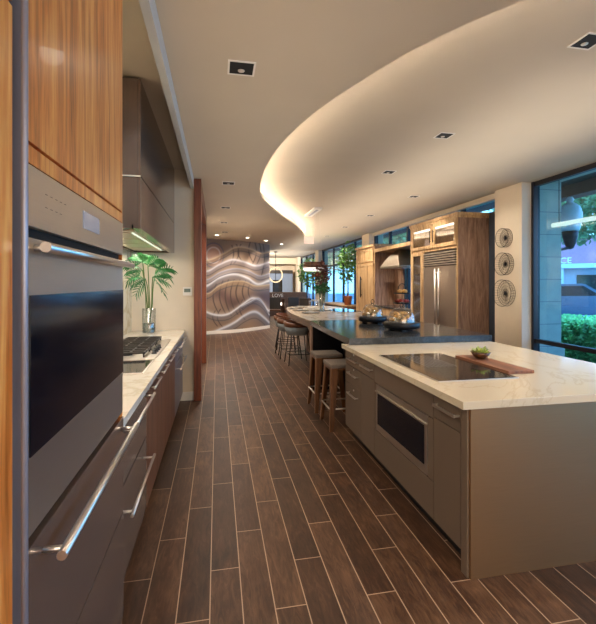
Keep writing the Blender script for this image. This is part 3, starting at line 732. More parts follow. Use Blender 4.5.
# flower vase
vx, vy = 1.93, 7.5
t = thing('flower_vase', (vx, vy, 0.975), 'tall clear glass vase standing on the long table', 'vase')
bm = nb(); lathe(bm, (vx, vy, 0.976), [(0, 0), (0.055, 0), (0.057, 0.01), (0.06, 0.40), (0.056, 0.40), (0.052, 0.012)], 24); obj('glass', bm, 'clear', t)
def leafcloud(bm, c, rad, n, size, flat=0.6):
    for _ in range(n):
        while True:
            p = Vector((random.uniform(-1, 1), random.uniform(-1, 1), random.uniform(-1, 1)))
            if 0.25 < p.length < 1: break
        p = Vector((p.x*rad[0], p.y*rad[1], p.z*rad[2]))+Vector(c)
        d = Vector((random.gauss(0, 1), random.gauss(0, 1), random.gauss(-0.2, flat))).normalized()
        s = d.cross(Vector((random.gauss(0, 1), random.gauss(0, 1), random.gauss(0, 1)))).normalized(); L = size*random.uniform(0.7, 1.3)
        v = [bm.verts.new(q_) for q_ in (p, p+d*L*0.5+s*L*0.22, p+d*L, p+d*L*0.5-s*L*0.22)]
        n2 = s.cross(d)*L*0.06; v[1].co += n2; v[3].co += n2
        bm.faces.new((v[0], v[1], v[2])); bm.faces.new((v[0], v[2], v[3]))
t = thing('flower_arrangement', (vx, vy, 1.0), 'tall arrangement of dark red blooms over green leaves in the table vase', 'flowers')
bm = nb()
for k in range(7): tube(bm, [(vx+0.02*math.cos(k), vy+0.02*math.sin(k), 1.0), (vx+0.1*math.cos(k*0.9), vy+0.1*math.sin(k*0.9), 1.62)], 0.005, 5)
obj('stems', bm, 'stem', t)
bm = nb(); leafcloud(bm, (vx, vy, 1.43), (0.13, 0.13, 0.09), 200, 0.08); obj('leaves', bm, 'leaf', t)
bm = nb(); leafcloud(bm, (vx, vy, 1.70), (0.16, 0.16, 0.22), 320, 0.075); obj('blooms', bm, 'leafred', t)

# cloches on the dark counter
def cloche(x, y, r, lb, rot):
    z = 0.975
    t = thing('serving_stand', (x, y, z), lb[0], 'serving stand')
    bm = nb(); lathe(bm, (x, y, z+0.014), [(0, 0), (r*0.8, 0), (r, 0.016), (r, 0.07), (r*0.96, 0.076), (0, 0.076)], 36); obj('dark_plate', bm, 'black', t)
    for k in range(3):
        a = rot+k*2.094; bm = nb(); box(bm, x+r*0.6*math.cos(a)-0.03, x+r*0.6*math.cos(a)+0.03, y+r*0.6*math.sin(a)-0.02, y+r*0.6*math.sin(a)+0.02, z, z+0.016, 0.003); obj('foot', bm, 'black', t)
    t2 = thing('glass_cloche', (x, y, z+0.092), lb[1], 'cloche')
    rr = r*0.74; bm = nb(); lathe(bm, (x, y, z+0.092), [(rr, 0), (rr*0.97, 0.05), (rr*0.86, 0.11), (rr*0.6, 0.15), (rr*0.2, 0.165), (0, 0.168)], 32); obj('dome', bm, 'clear', t2)
    bm = nb(); tube(bm, [(x+0.022*math.cos(a), y, z+0.285+0.03*math.sin(a)) for a in [2*PI*k/14 for k in range(14)]], 0.005, 6, closed=True); obj('loop_handle', bm, 'black', t2)
    for k in range(12):
        a = k*2.4; q_ = r*0.5*math.sqrt((k+0.5)/12); bm = nb()
        cx, cy, cz = x+q_*math.cos(a), y+q_*math.sin(a), z+0.118+0.034*(k < 5)+0.034*(k < 2)
        pts = [(cx+0.045*math.cos(s_), cy+0.035*math.sin(s_), cz) for s_ in [a+0.35*j for j in range(7)]]
        tube(bm, pts, [0.008, 0.016, 0.021, 0.024, 0.021, 0.016, 0.008], 8)
        single('croissant', bm, 'pastry', lb[2], 'pastry', lb[3])
cloche(2.08, 4.42, 0.205, ('round black footed serving stand on the charcoal worktop, the nearer one', 'clear glass dome over the pastries on the nearer stand', 'golden curved pastry under the nearer glass dome', 'pastries under the nearer dome'), 0.3)
cloche(2.07, 5.3, 0.19, ('round black footed serving stand on the charcoal worktop, the farther one', 'clear glass dome over the pastries on the farther stand', 'golden curved pastry under the farther glass dome', 'pastries under the farther dome'), 1.0)
# tiered stand
sx, sy = 2.57, 5.45
t = thing('tiered_stand', (sx, sy, 0.975), 'black wire stand of two round trays with a tall loop handle', 'tiered stand')
bm = nb(); lathe(bm, (sx, sy, 0.976), [(0, 0), (0.09, 0), (0.09, 0.008), (0, 0.01)], 20); obj('foot', bm, 'black', t)
bm = nb(); tube(bm, [(sx, sy, 0.98), (sx, sy, 1.40)], 0.005, 8); tube(bm, [(sx+0.06*math.cos(a), sy, 1.43+0.075*math.sin(a)) for a in [PI*k/12 for k in range(13)]], 0.005, 6)
tube(bm, [(sx-0.06, sy, 1.43), (sx-0.06, sy, 1.365)], 0.005, 6); tube(bm, [(sx+0.06, sy, 1.43), (sx+0.06, sy, 1.365)], 0.005, 6); obj('stem', bm, 'black', t)
for z in (1.36, 1.22):
    bm = nb(); lathe(bm, (sx, sy, z), [(0, 0), (0.10, 0), (0.125, 0.012), (0.125, 0.018), (0.1, 0.008), (0, 0.008)], 24); obj('tray', bm, 'black', t)
for k in range(9):
    a = k*0.7; single('apple', blob(nb(), (sx+0.075*math.cos(a), sy+0.075*math.sin(a), 1.262), 0.026, 2), 'redfruit', 'small red fruit on the lower tray of the wire stand', 'fruit', 'red fruit on the lower tray')
for k in range(4):
    a = k*1.57+0.5; single('bread_roll', blob(nb(), (sx+0.05*math.cos(a), sy+0.05*math.sin(a), 1.397), 0.03, 2, 0.02, (1.2, 1, 0.95)), 'pastry', 'small golden roll on the top tray of the wire stand', 'bread', 'rolls on the top tray')

# ---------------------------------------------------------------- stools
def wood_stool():
    t = thing('bar_stool', (0, 0, 0), 'x', 'stool')
    bm = nb(); box(bm, -0.165, 0.165, -0.165, 0.165, 0.63, 0.672, 0.018); obj('seat_cushion', bm, 'fabric', t)
    bm = nb(); box(bm, -0.16, 0.16, -0.16, 0.16, 0.606, 0.63, 0.008); obj('seat_base', bm, 'stoolwood', t)
    for sx_ in (-1, 1):
        for sy_ in (-1, 1):
            bm = nb(); P0 = Vector((sx_*0.155, sy_*0.155, 0.635)); P1 = Vector((sx_*0.19, sy_*0.21, 0)); 
            rows = []
            for k, tt in enumerate((0, 0.04, 0.12, 0.5, 1.0)):
                c = P0.lerp(P1, tt); w = [0.06, 0.075, 0.072, 0.062, 0.04][k]; dz = 0
                a = Vector((c.x-sx_*w, c.y, c.z)); b = Vector((c.x, c.y, c.z)); d = Vector((c.x, c.y-sy_*w, c.z))
                a2 = Vector((c.x-sx_*w, c.y-sy_*0.014, c.z)); b2 = Vector((c.x-sx_*0.014, c.y-sy_*0.014, c.z)); d2 = Vector((c.x-sx_*0.014, c.y-sy_*w, c.z))
                rows.append([bm.verts.new(p) for p in (a, b, d, d2, b2, a2)])
            for A, B in zip(rows, rows[1:]):
                for i in range(6): bm.faces.new((A[i], A[(i+1) % 6], B[(i+1) % 6], B[i]))
            bm.faces.new(rows[0]); bm.faces.new(rows[-1][::-1])
            bmesh.ops.bevel(bm, geom=[e for e in bm.edges], offset=0.002, segments=1, affect='EDGES')
            obj('leg', bm, 'stoolwood', t)
    bm = nb(); r = 0.178; pts = []
    for cx, cy, a0 in ((1, 1, 0), (-1, 1, PI/2), (-1, -1, PI), (1, -1, 1.5*PI)):
        for k in range(4): a = a0+k*PI/6; pts.append((cx*(r-0.04)+0.04*math.cos(a), cy*(r+0.0-0.04)+0.04*math.sin(a), 0.22))
    tube(bm, pts, 0.009, 8, closed=True); obj('footrest', bm, 'chrome', t)
    return t
s1 = wood_stool(); s1.location = (1.31, 4.25, 0); s1['label'] = 'square cushioned walnut bar stool nearest the island cabinets'; s1['group'] = 'bar stools at the charcoal worktop'
s2 = dup(s1, (1.30, 4.86, 0), 'square cushioned walnut bar stool farther from the island cabinets')
def shell_stool():
    t = thing('counter_stool', (0, 0, 0), 'x', 'stool')
    # back faces -X; U-shaped shell
    def U(r, n=22, open_=0.95):
        return [(r*math.cos(a), r*1.05*math.sin(a)) for a in [open_+(2*PI-2*open_)*k/n for k in range(n+1)]]
    def shell(r0, r1, z0, ztop, th):
        bm = nb(); O0 = U(r0); O1 = U(r1); n = len(O0)-1; rows = []
        for k in range(n+1):
            t_ = abs(k/n-0.5)*2; zt = ztop-0.09*(t_**2.0)
            ob = Vector((*O0[k], z0)); ot = Vector((*O1[k], zt)); sc = (1-th/r1)
            ib = Vector((O0[k][0]*sc, O0[k][1]*sc, z0)); it = Vector((O1[k][0]*sc, O1[k][1]*sc, zt))
            rows.append([bm.verts.new(v) for v in (ob, ob.lerp(ot, 0.5)+Vector((O0[k][0], O0[k][1], 0)).normalized()*0.008, ot, it, ib)])
        for A, B in zip(rows, rows[1:]):
            for i in range(5):
                f = bm.faces.new((A[i], B[i], B[(i+1) % 5], A[(i+1) % 5])); f.smooth = i < 2
        bm.faces.new(rows[0]); bm.faces.new(rows[-1][::-1]); return bm
    obj('backrest', shell(0.215, 0.262, 0.55, 0.775, 0.012), 'shell', t)
    obj('leather_band', shell(0.257, 0.270, 0.70, 0.80, 0.03), 'leather', t)
    bm = nb(); lathe(bm, (0, 0, 0.57), [(0, 0), (0.2, 0), (0.215, 0.03), (0.205, 0.075), (0.15, 0.085), (0, 0.085)], 28); obj('seat', bm, 'leather', t)
    for sx_ in (-1, 1):
        for sy_ in (-1, 1):
            bm = nb(); tube(bm, [(sx_*0.15, sy_*0.15, 0.575), (sx_*0.215, sy_*0.235, 0)], 0.0095, 8); obj('leg', bm, 'black', t)
    bm = nb()
    for a, b in (((-1, -1), (1, -1)), ((1, -1), (1, 1)), ((1, 1), (-1, 1)), ((-1, 1), (-1, -1))):
        z = 0.2; k = 0.15+0.065*(0.575-z)/0.575; k2 = 0.15+0.085*(0.575-z)/0.575
        tube(bm, [(a[0]*k, a[1]*k2, z), (b[0]*k, b[1]*k2, z)], 0.007, 6)
    obj('footrest', bm, 'black', t); return t
c1 = shell_stool(); c1.location = (1.50, 7.66, 0); c1['label'] = 'grey shell-backed counter stool with thin black legs, nearest of the row'; c1['group'] = 'counter stools along the long table'
dup(c1, (1.47, 8.36, 0), 'grey shell-backed counter stool, second in the row along the long table', rotz=-0.08)
dup(c1, (1.50, 9.05, 0), 'grey shell-backed counter stool, third in the row along the long table', rotz=-0.2)
dup(c1, (1.66, 9.75, 0), 'grey shell-backed counter stool at the rounded end of the long table', rotz=-0.6)

# ---------------------------------------------------------------- oak cabinet wall
CX = 4.25; CB = 4.87
t = thing('refrigerator_cabinet', (4.56, 7.67, 0), 'tall pale oak cabinet surrounding the double-door steel refrigerator', 'cabinet')
Y0, Y1 = 6.74, 8.58
bm = nb(); box(bm, CX, CB, Y0, Y0+0.04, 0, 2.74); box(bm, CX, CB, Y1-0.05, Y1, 0, 2.74); box(bm, CX, CB, 8.0, 8.05, 0, 2.2); box(bm, CX+0.02, CB, Y0+0.04, Y1-0.05, 2.16, 2.24)
box(bm, CB-0.03, CB, Y0, Y1, 0, 2.74); box(bm, CX+0.02, CB, Y0+0.04, Y1-0.05, 2.66, 2.74)
bx_ = obj('body', bm, 'oak', t)
obj('side_panel', box(nb(), CX+0.005, CB, Y0-0.016, Y0-0.001, 0, 2.735, 0.001), 'oakdark_shaded', t, label='grained oak side panel with its shade in the colour')
bm = nb(); box(bm, CX-0.03, CB, Y0-0.03, Y1+0.02, 2.74, 2.80, 0.008); box(bm, CX-0.015, CB, Y0-0.018, Y1, 2.70, 2.742); obj('cornice', bm, 'oak', t)
def glazed(t, y0, y1, z0, z1, w=0.07, knob=True):
    bm = nb(); box(bm, CX-0.005, CX+0.02, y0, y0+w, z0, z1); box(bm, CX-0.005, CX+0.02, y1-w, y1, z0, z1); box(bm, CX-0.005, CX+0.02, y0+w, y1-w, z0, z0+w); box(bm, CX-0.005, CX+0.02, y0+w, y1-w, z1-w, z1)
    f = obj('glass_door', bm, 'oak', t); obj('pane', box(nb(), CX+0.006, CX+0.01, y0+w, y1-w, z0+w, z1-w), 'clear', f); return f
f = glazed(t, 6.78, 7.62, 2.22, 2.70); bar_handle(f, (CX, 7.57, 2.33), (CX, 7.57, 2.58), (-0.03, 0, 0), 0.007, 'black')
f = glazed(t, 7.64, 8.53, 2.22, 2.70); bar_handle(f, (CX, 7.69, 2.33), (CX, 7.69, 2.58), (-0.03, 0, 0), 0.007, 'black')
f = glazed(t, 8.06, 8.52, 0.12, 2.16, 0.06)
for z in (0.5, 0.9, 1.3, 1.7): obj('shelf', box(nb(), CX+0.03, CB-0.03, 8.05, 8.53, z, z+0.015), 'oakdark_shaded', t)
obj('light_bar', box(nb(), CX+0.04, CX+0.12, 6.82, 8.5, 2.62, 2.655), 'shelflight', t)
bm = nb(); lathe(bm, (4.45, 7.0, 2.241), [(0, 0), (0.06, 0), (0.1, 0.06), (0.11, 0.12), (0.07, 0.18), (0.06, 0.2), (0.065, 0.21), (0.05, 0.21), (0, 0.2)], 20); single('ceramic_pot', bm, 'paleplate', 'round white ceramic pot behind glass above the refrigerator', 'pot')
for k in range(7):
    z = (0.515, 0.915, 1.315, 1.715)[k % 4]; y = 8.2+0.17*(k // 4)
    bm = nb(); lathe(bm, (4.42, y, z), [(0, 0), (0.05, 0), (0.055, 0.04+0.02*(k % 3)), (0.045, 0.12), (0.02, 0.15), (0.018, 0.2), (0, 0.2)], 12)
    single('bottle', bm, 'charger' if k % 2 else 'paleplate', 'dark or pale bottle on a shelf of the narrow glazed cabinet', 'bottle', 'bottles in the narrow glazed cabinet')
t = thing('refrigerator', (4.55, 7.39, 0), 'wide stainless steel double-door refrigerator with louvred top grille', 'refrigerator')
obj('body', box(nb(), CX+0.04, CB-0.04, 6.79, 7.99, 0.02, 2.14), 'steelv', t)
for y0, y1, hy in ((6.795, 7.36, 7.30), (7.37, 7.985, 7.43)):
    d1 = obj('door', box(nb(), CX-0.005, CX+0.04, y0, y1, 0.15, 1.84, 0.003), 'steelv', t)
    bar_handle(d1, (CX, hy, 0.35), (CX, hy, 1.80), (-0.06, 0, 0), 0.014, foot=0.05)
bm = nb(); box(bm, CX+0.02, CX+0.04, 6.795, 7.985, 1.85, 2.14)
for k in range(6): box(bm, CX-0.012, CX+0.02, 6.80, 7.98, 1.864+0.046*k, 1.890+0.046*k, 0.006)
obj('grille', bm, 'steel', t); obj('grille_gap_shade', box(nb(), CX+0.012, CX+0.019, 6.80, 7.98, 1.852, 2.138), 'blackgap', t); obj('kick_plate', box(nb(), CX+0.02, CX+0.04, 6.795, 7.985, 0.02, 0.14), 'steel', t)  # black sheet between the louvres adds the shade of the gaps
# cooking bay
t = thing('cooking_bay', (4.56, 9.7, 0), 'oak-framed cooking bay with a grained back panel between pantry and refrigerator', 'cabinet')
obj('back_panel', box(nb(), CB-0.04, CB, 10.15, 10.76, 0.9, 2.4), 'oakdark_shaded', t)
obj('fascia', box(nb(), CX, CB, 8.6, 10.73, 2.37, 2.46, 0.006), 'oak', t)
obj('counter', box(nb(), CX-0.02, CB, 8.6, 10.73, 0.88, 0.92, 0.003), 'darkstone', t); obj('base', box(nb(), CX, CB, 8.6, 10.73, 0, 0.88), 'oak', t)
t = thing('range_hood', (4.5, 9.7, 1.9), 'flared stainless steel range hood in the oak cooking bay', 'range hood')
bm = nb(); prof = [((1.0, 1.0), 0.0), ((1.0, 1.0), 0.045), ((0.90, 0.96), 0.10), ((0.72, 0.9), 0.20), ((0.50, 0.8), 0.31), ((0.30, 0.68), 0.40), ((0.2, 0.6), 0.46)]; rings = []
for s_, z in prof:
    hy = 0.575*s_[0]; x0 = CB-0.62*s_[1]-0.005
    rings.append([bm.verts.new(v) for v in ((CB-0.005, 9.75-hy, 1.905+z), (x0, 9.75-hy, 1.905+z), (x0, 9.75+hy, 1.905+z), (CB-0.005, 9.75+hy, 1.905+z))])
for A, B in zip(rings, rings[1:]):
    for i in range(4): bm.faces.new((A[i], A[(i+1) % 4], B[(i+1) % 4], B[i]))
bm.faces.new(rings[0]); bm.faces.new(rings[-1])
obj('canopy', bm, 'steelv', t); obj('filter', box(nb(), CX+0.08, CB-0.06, 9.25, 10.2, 1.895, 1.905), 'steel', t)
# pantry
t = thing('pantry_cabinet', (4.56, 11.65, 0), 'tall pale oak pantry with panelled doors and dark bar pulls', 'cabinet')
Y0, Y1 = 10.77, 12.28
bm = nb(); box(bm, CX+0.02, CB, Y0, Y1, 0, 2.54); obj('body', bm, 'oak', t)
obj('side_panel', box(nb(), CX+0.02, CB, Y0-0.012, Y0-0.001, 0, 2.54), 'oakdark_shaded', t)  # shade on this side comes from the darker oak tone
obj('cornice', box(nb(), CX-0.03, CB, Y0-0.03, Y1, 2.54, 2.61, 0.01), 'oak', t)
def panel_door(t, y0, y1, z0, z1, nm='door', w=0.08, cols=1):
    bm = nb(); box(bm, CX+0.008, CX+0.02, y0, y1, z0, z1); cw = (y1-y0)/cols
    box(bm, CX-0.006, CX+0.009, y0, y1, z0, z0+w); box(bm, CX-0.006, CX+0.009, y0, y1, z1-w, z1)
    for k in range(cols+1): c = y0+cw*k; box(bm, CX-0.006, CX+0.009, max(y0, c-w/2 if 0 < k < cols else c if k == 0 else c-w), min(y1, c+w/2 if 0 < k < cols else c+w if k == 0 else c), z0+w, z1-w)
    return obj(nm, bm, 'oak', t)
panel_door(t, Y0+0.06, Y1-0.03, 2.14, 2.5, 'upper_door', 0.05, 4)
for y0, y1, hy in ((Y0+0.06, Y0+0.62, None), (Y0+0.63, Y1-0.03, Y0+1.0)):
    d1 = panel_door(t, y0, y1, 0.12, 2.1)
    if hy: bar_handle(d1, (CX, hy, 1.1), (CX, hy, 1.72), (-0.04, 0, 0), 0.016, 'black')

# wire wall discs on the first pier
def wire_disc(y, z, r, lb):
    t = thing('wire_wall_disc', (4.689, y, z), lb, 'wall decoration', 'wire discs on the white pier')
    bm = nb()
    for rr, xx in ((r, 4.60), (r*0.97, 4.685), (r*0.78, 4.682), (r*0.55, 4.678), (r*0.3, 4.672)):
        tube(bm, [(xx, y+rr*math.cos(2*PI*k/36), z+rr*math.sin(2*PI*k/36)) for k in range(36)], 0.0035 if rr > r*0.9 else 0.0022, 5, closed=True)
    obj('rings', bm, 'black', t); bm = nb()
    for k in range(30):
        a = 2*PI*k/30; c, s = math.cos(a), math.sin(a)
        tube(bm, [(4.60, y+r*c, z+r*s), (4.685, y+r*0.97*c, z+r*0.97*s), (4.668, y+0.03*c, z+0.03*s)], 0.0018, 4)
    obj('spokes', bm, 'black', t)
    bm = nb(); lathe(bm, (0, 0, 0), [(0, 0), (0.03, 0), (0.032, 0.01), (0, 0.018)], 14); bm.transform(Matrix.Translation((4.675, y, z)) @ Matrix.Rotation(-PI/2, 4, 'Y')); obj('hub', bm, 'black', t)
wire_disc(6.03, 2.26, 0.155, 'round wire wall disc on the white pier, topmost and smallest')
wire_disc(6.03, 1.83, 0.185, 'round wire wall disc on the white pier, the middle one')
wire_disc(6.03, 1.35, 0.22, 'round wire wall disc on the white pier, lowest and largest')

# ---------------------------------------------------------------- lamps
def can(x, y, z, lb, grp, lit=False, s=0.085):
    t = thing('recessed_downlight', (x, y, z), lb, 'ceiling light', grp)
    bm = nb(); w = 0.012
    for a in ((x-s, x+s, y-s, y-s+w), (x-s, x+s, y+s-w, y+s), (x-s, x-s+w, y-s+w, y+s-w), (x+s-w, x+s, y-s+w, y+s-w)): box(bm, *a, z-0.006, z-0.0005)
    obj('trim', bm, 'white', t)
    obj('baffle', box(nb(), x-s+w, x+s-w, y-s+w, y+s-w, z-0.003, z-0.0008), 'blackgap', t)
    bm = nb(); lathe(bm, (x, y+0.03, z-0.006), [(0, 0), (0.02, 0), (0.022, 0.003)], 14); obj('lens', bm, 'lens' if lit else 'steel', t)
names = ['recessed ceiling light nearest the window corner, over the cream island', 'second recessed ceiling light over the charcoal worktop', 'recessed ceiling light in front of the refrigerator', 'recessed ceiling light in front of the cooking bay', 'recessed ceiling light in front of the pantry', 'recessed ceiling light beyond the pantry, by the windows', 'farthest recessed light in the raised ceiling']
for k, (x, y) in enumerate(CANS_HIGH): can(x, y, 3.1, names[k] if k < 7 else 'recessed ceiling light above the near island end', 'square lights in the raised ceiling')
for k, (x, y) in enumerate(CANS_LOW): can(x, y, 2.85, ['recessed ceiling light halfway to the mural', 'recessed ceiling light just before the mural', 'recessed ceiling light by the wooden doorway', 'recessed ceiling light over the aisle', 'recessed ceiling light over the doorway opening', 'recessed ceiling light above the viewer', 'recessed ceiling light behind the island'][k], 'square lights in the lower ceiling')
for k, (x, y) in enumerate(MURAL_CANS):
    o = single('mural_spotlight', lathe(nb(), (x, y, 2.84), [(0, 0), (0.035, 0), (0.05, 0.004), (0.05, 0.009)], 16), 'lens', ['small lit ceiling spot over the left of the mural', 'small lit ceiling spot over the middle of the mural', 'small lit ceiling spot over the right of the mural', 'small lit ceiling spot right of the mural edge'][k], 'ceiling light', 'lit spots before the mural')
# rod-hung drum pendant above the table
px_, py_ = 2.19, 9.25
t = thing('drum_pendant', (px_, py_, 3.1), 'brown banded drum pendant with a glowing base over the long table', 'pendant lamp')
bm = nb()
for k in range(4): lathe(bm, (px_, py_, 1.87+0.035*k), [(0.235, 0), (0.25, 0.006), (0.25, 0.022), (0.235, 0.028)], 32)
obj('shade', bm, 'stoolwood', t)
bm = nb(); lathe(bm, (px_, py_, 1.80), [(0, 0), (0.225, 0), (0.25, 0.03), (0.25, 0.07), (0, 0.07)], 32); M['drum'] = glow('drum_glow', '#fff2e4', 0.5); obj('diffuser', bm, 'drum', t)
bm = nb()
for a in (0, 2.1, 4.2): tube(bm, [(px_+0.2*math.cos(a), py_+0.2*math.sin(a), 1.99), (px_+0.05*math.cos(a), py_-0.3, 3.09)], 0.0015, 4)
obj('wires', bm, 'chrome', t)
t = thing('ceiling_canopy', (2.1, 8.85, 3.1), 'long white ceiling canopy with louvred slots above the long table', 'light fitting')
obj('plate', box(nb(), 1.98, 2.16, 8.35, 9.35, 3.06, 3.099, 0.004), 'white', t)
obj('slot_strip', box(nb(), 2.045, 2.095, 8.45, 9.25, 3.054, 3.061), 'bluegrey', t)
t = thing('ceiling_sign', (2.5, 11.0, 3.1), 'small blank pale pink box hung from the raised ceiling by thin rods', 'sign')
obj('box_face', box(nb(), 2.33, 2.60, 11.0, 11.06, 2.60, 2.79, 0.004), 'pink', t)
obj('rod', tube(nb(), [(2.38, 11.03, 2.79), (2.38, 11.03, 3.1)], 0.004, 5), 'white', t); bm = nb(); tube(bm, [(2.55, 11.03, 2.79), (2.55, 11.03, 3.1)], 0.004, 5); obj('rod', bm, 'white', t)
rx_, ry_ = 2.84, 20.2
t = thing('ring_pendant', (rx_, ry_, 3.1), 'round glowing ring pendant hanging on a dark rod beyond the table', 'pendant lamp')
bm = nb(); tube(bm, [(rx_+0.33*math.cos(2*PI*k/40), ry_, 1.95+0.36*math.sin(2*PI*k/40)) for k in range(40)], 0.03, 8, closed=True); M['ringglow'] = glow('ring_glow', '#ffdcae', 0.4); obj('ring', bm, 'ringglow', t)
bm = nb(); tube(bm, [(rx_, ry_, 1.62), (rx_, ry_, 3.08)], 0.014, 8); lathe(bm, (rx_, ry_, 3.06), [(0, 0), (0.09, 0), (0.09, 0.035)], 16); obj('rod', bm, 'black', t)

# ---------------------------------------------------------------- plants and furniture beyond the table
def indoor_tree(x, y, z0, h, rad, lb, potlb, cz=0.68, rz=0.34):
    p = thing('plant_pot', (x, y, z0), potlb, 'pot'); bm = nb()
    lathe(bm, (x, y, z0), [(0, 0), (0.11, 0), (0.15, 0.28), (0.16, 0.30), (0.14, 0.30), (0.13, 0.27), (0, 0.27)], 20); obj('pot_body', bm, 'terra', p)
    t = thing('fig_tree', (x, y, z0+0.27), lb, 'tree')
    bm = nb()
    for k in range(3): a = k*2.1; tube(bm, catmull([(x+0.02*math.cos(a), y+0.02*math.sin(a), z0+0.26), (x+0.04*math.cos(a), y, z0+h*0.5), (x+rad*0.4*math.cos(a), y+rad*0.4*math.sin(a), z0+h*0.9)], 5), 0.012, 6)
    obj('trunk', bm, 'bark', t); bm = nb(); leafcloud(bm, (x, y, z0+h*cz), (rad, rad, h*rz), 520, 0.13); obj('foliage', bm, 'leaf2', t)
indoor_tree(4.3, 13.25, 0.80, 2.05, 0.36, 'slender indoor tree reaching the ceiling in front of the windows', 'terracotta pot on the low window credenza')
indoor_tree(3.22, 14.4, 0, 2.4, 0.42, 'leafy indoor tree standing on the floor beyond the long table', 'terracotta pot on the floor beyond the long table', 0.80, 0.2)
t = thing('credenza', (4.3, 13.9, 0), 'brown wooden credenza with a pale top along the far windows', 'cabinet')
obj('top', box(nb(), 3.98, 4.66, 12.97, 15.6, 0.76, 0.80, 0.004), 'oak', t); obj('body', box(nb(), 4.02, 4.64, 12.98, 15.55, 0, 0.76), 'tablewood', t)
t = thing('side_table', (4.0, 17.6, 0), 'small brown table with a pale top near the far windows', 'table')
obj('top', box(nb(), 3.7, 4.3, 17.3, 18.1, 0.76, 0.80), 'oak', t)
for x in (3.75, 4.25):
    for y in (17.35, 18.05): obj('leg', box(nb(), x-0.03, x+0.03, y-0.03, y+0.03, 0, 0.76), 'tablewood', t)
# bar at the end
t = thing('reception_bar', (2.6, 19.0, 0), 'brown wooden bar with white lettering and a lit shelf at the far end', 'bar counter')
bm = nb(); box(bm, 1.7, 4.1, 18.9, 19.4, 0.80, 1.12); box(bm, 1.7, 2.05, 18.9, 19.4, 0, 0.8); box(bm, 3.1, 4.1, 18.9, 19.4, 0, 0.8); box(bm, 2.05, 3.1, 19.3, 19.4, 0, 0.8); obj('front', bm, 'tablewood', t)
obj('lit_shelf', box(nb(), 2.3, 3.0, 19.24, 19.3, 0.5, 0.62), 'shelflight', t)
me = text_mesh('LOVE', 0.22, 0.006, (2.75, 18.89, 0.90), (PI/2, 0, 0)); me.materials.append(M['white'])
o = bpy.data.objects.new('lettering', me); COL.objects.link(o); me.transform(Matrix.Translation(-LOC[t.name])); o.parent = t; o['label'] = 'raised white lettering'
def chair(x, y, rz, lb):
    t = thing('dining_chair', (0, 0, 0), lb, 'chair', 'dark chairs before the bar')
    obj('seat', box(nb(), -0.22, 0.22, -0.22, 0.22, 0.44, 0.5, 0.02), 'leather', t)
    obj('backrest', box(nb(), -0.22, 0.22, 0.19, 0.23, 0.52, 0.98, 0.015), 'charger', t)
    for a in (-0.2, 0.2):
        for b in (-0.2, 0.2): bm = nb(); tube(bm, [(a, b, 0.45), (a*1.08, b*1.08, 0)], 0.014, 6); obj('leg', bm, 'black', t)
    t.location = (x, y, 0); t.rotation_euler = (0, 0, rz); return t
chair(2.25, 16.2, 3.0, 'dark high-backed chair before the bar, beside the mural edge'); chair(2.95, 16.4, 3.3, 'dark high-backed chair before the bar, behind the round table end'); chair(3.3, 15.0, 2.6, 'dark high-backed chair next to the floor-standing indoor tree')
# back kitchen display
t = thing('display_cabinet', (2.8, 25.4, 0), 'blue-grey cabinet bank with a glazed window on the back wall', 'cabinet')
M['bluecab'] = plain('blue_grey_lacquer', '#7f8fa8', 0.4)
obj('body', box(nb(), 0.8, 4.6, 25.2, 25.88, 0, 2.15), 'bluecab', t); obj('upper_band', box(nb(), 0.8, 4.6, 25.15, 25.88, 2.15, 2.35), 'charger', t)
for k in range(5): obj('door', box(nb(), 0.83+0.75*k, 1.55+0.75*k, 25.18, 25.2, 0.1, 2.1, 0.004), 'bluecab', t)
obj('oven_window', box(nb(), 3.35, 3.95, 25.16, 25.18, 1.0, 1.75), 'cookglass', t)
struct('trim_4', box(nb(), -4.9, 5.0, 25.0, 25.9, 2.72, 3.1), 'wall')

# ---------------------------------------------------------------- outside
M['pave'] = plain('pavement', '#8d8f92', 0.8, var=0.08, scale=2)
M['asphalt'] = plain('asphalt', '#6a6f78', 0.85, var=0.08, scale=3)
M['stone'] = plain('pale_stone_block', '#b9b4a6', 0.85, var=0.08, scale=6, bump=0.1)
M['hedge'] = plain('hedge_leaf', '#6fae62', 0.6, var=0.5, scale=5)
M['treeleaf'] = plain('tree_leaf', '#6f9a66', 0.7, var=0.5, scale=2)
M['carpaint'] = plain('dark_car_paint', '#566478', 0.3, 0.2, coat=0.3)
M['roofpink'] = plain('pink_roof_tiles', '#8a5562', 0.8, var=0.1, scale=4)
M['bldg'] = plain('pale_stucco', '#b8bcc4', 0.8)
M['darkbeam'] = plain('dark_eave', '#2a2322', 0.7)
struct('ground', box(nb(), 5.1, 70, -15, 70, -0.4, -0.15), 'pave')
struct('road', box(nb(), 9.5, 24, -15, 70, -0.149, -0.14), 'asphalt')
bm = nb(); box(bm, 4.965, 5.42, 5.69, 6.2, 0.5, 3.24); box(bm, 4.97, 5.46, 5.66, 6.24, -0.15, 0.5, 0.01)
g = obj('wall_stone_pier', bm, 'stone', kind='structure')
bm = nb()
for k in range(8): box(bm, 4.965, 5.425, 5.686, 5.69, 0.50+0.357*k, 0.508+0.357*k)
obj('mortar_joints', bm, 'asphalt', g)
struct('roof_overhang', box(nb(), 5.0, 6.3, -4, 30, 3.25, 3.4), 'darkbeam')
struct('trim_5', box(nb(), 6.1, 6.4, -4, 6.9, 3.05, 3.4), 'darkbeam')
bm = nb(); tube(bm, [(5.01, -1, 2.39), (5.01, 5.42, 2.39)], 0.032, 8)  # glowing tube added in place of a reflection in the window glass
M['reflectwarm'] = glow('reflection_glow', '#ffdcc4', 0.42)
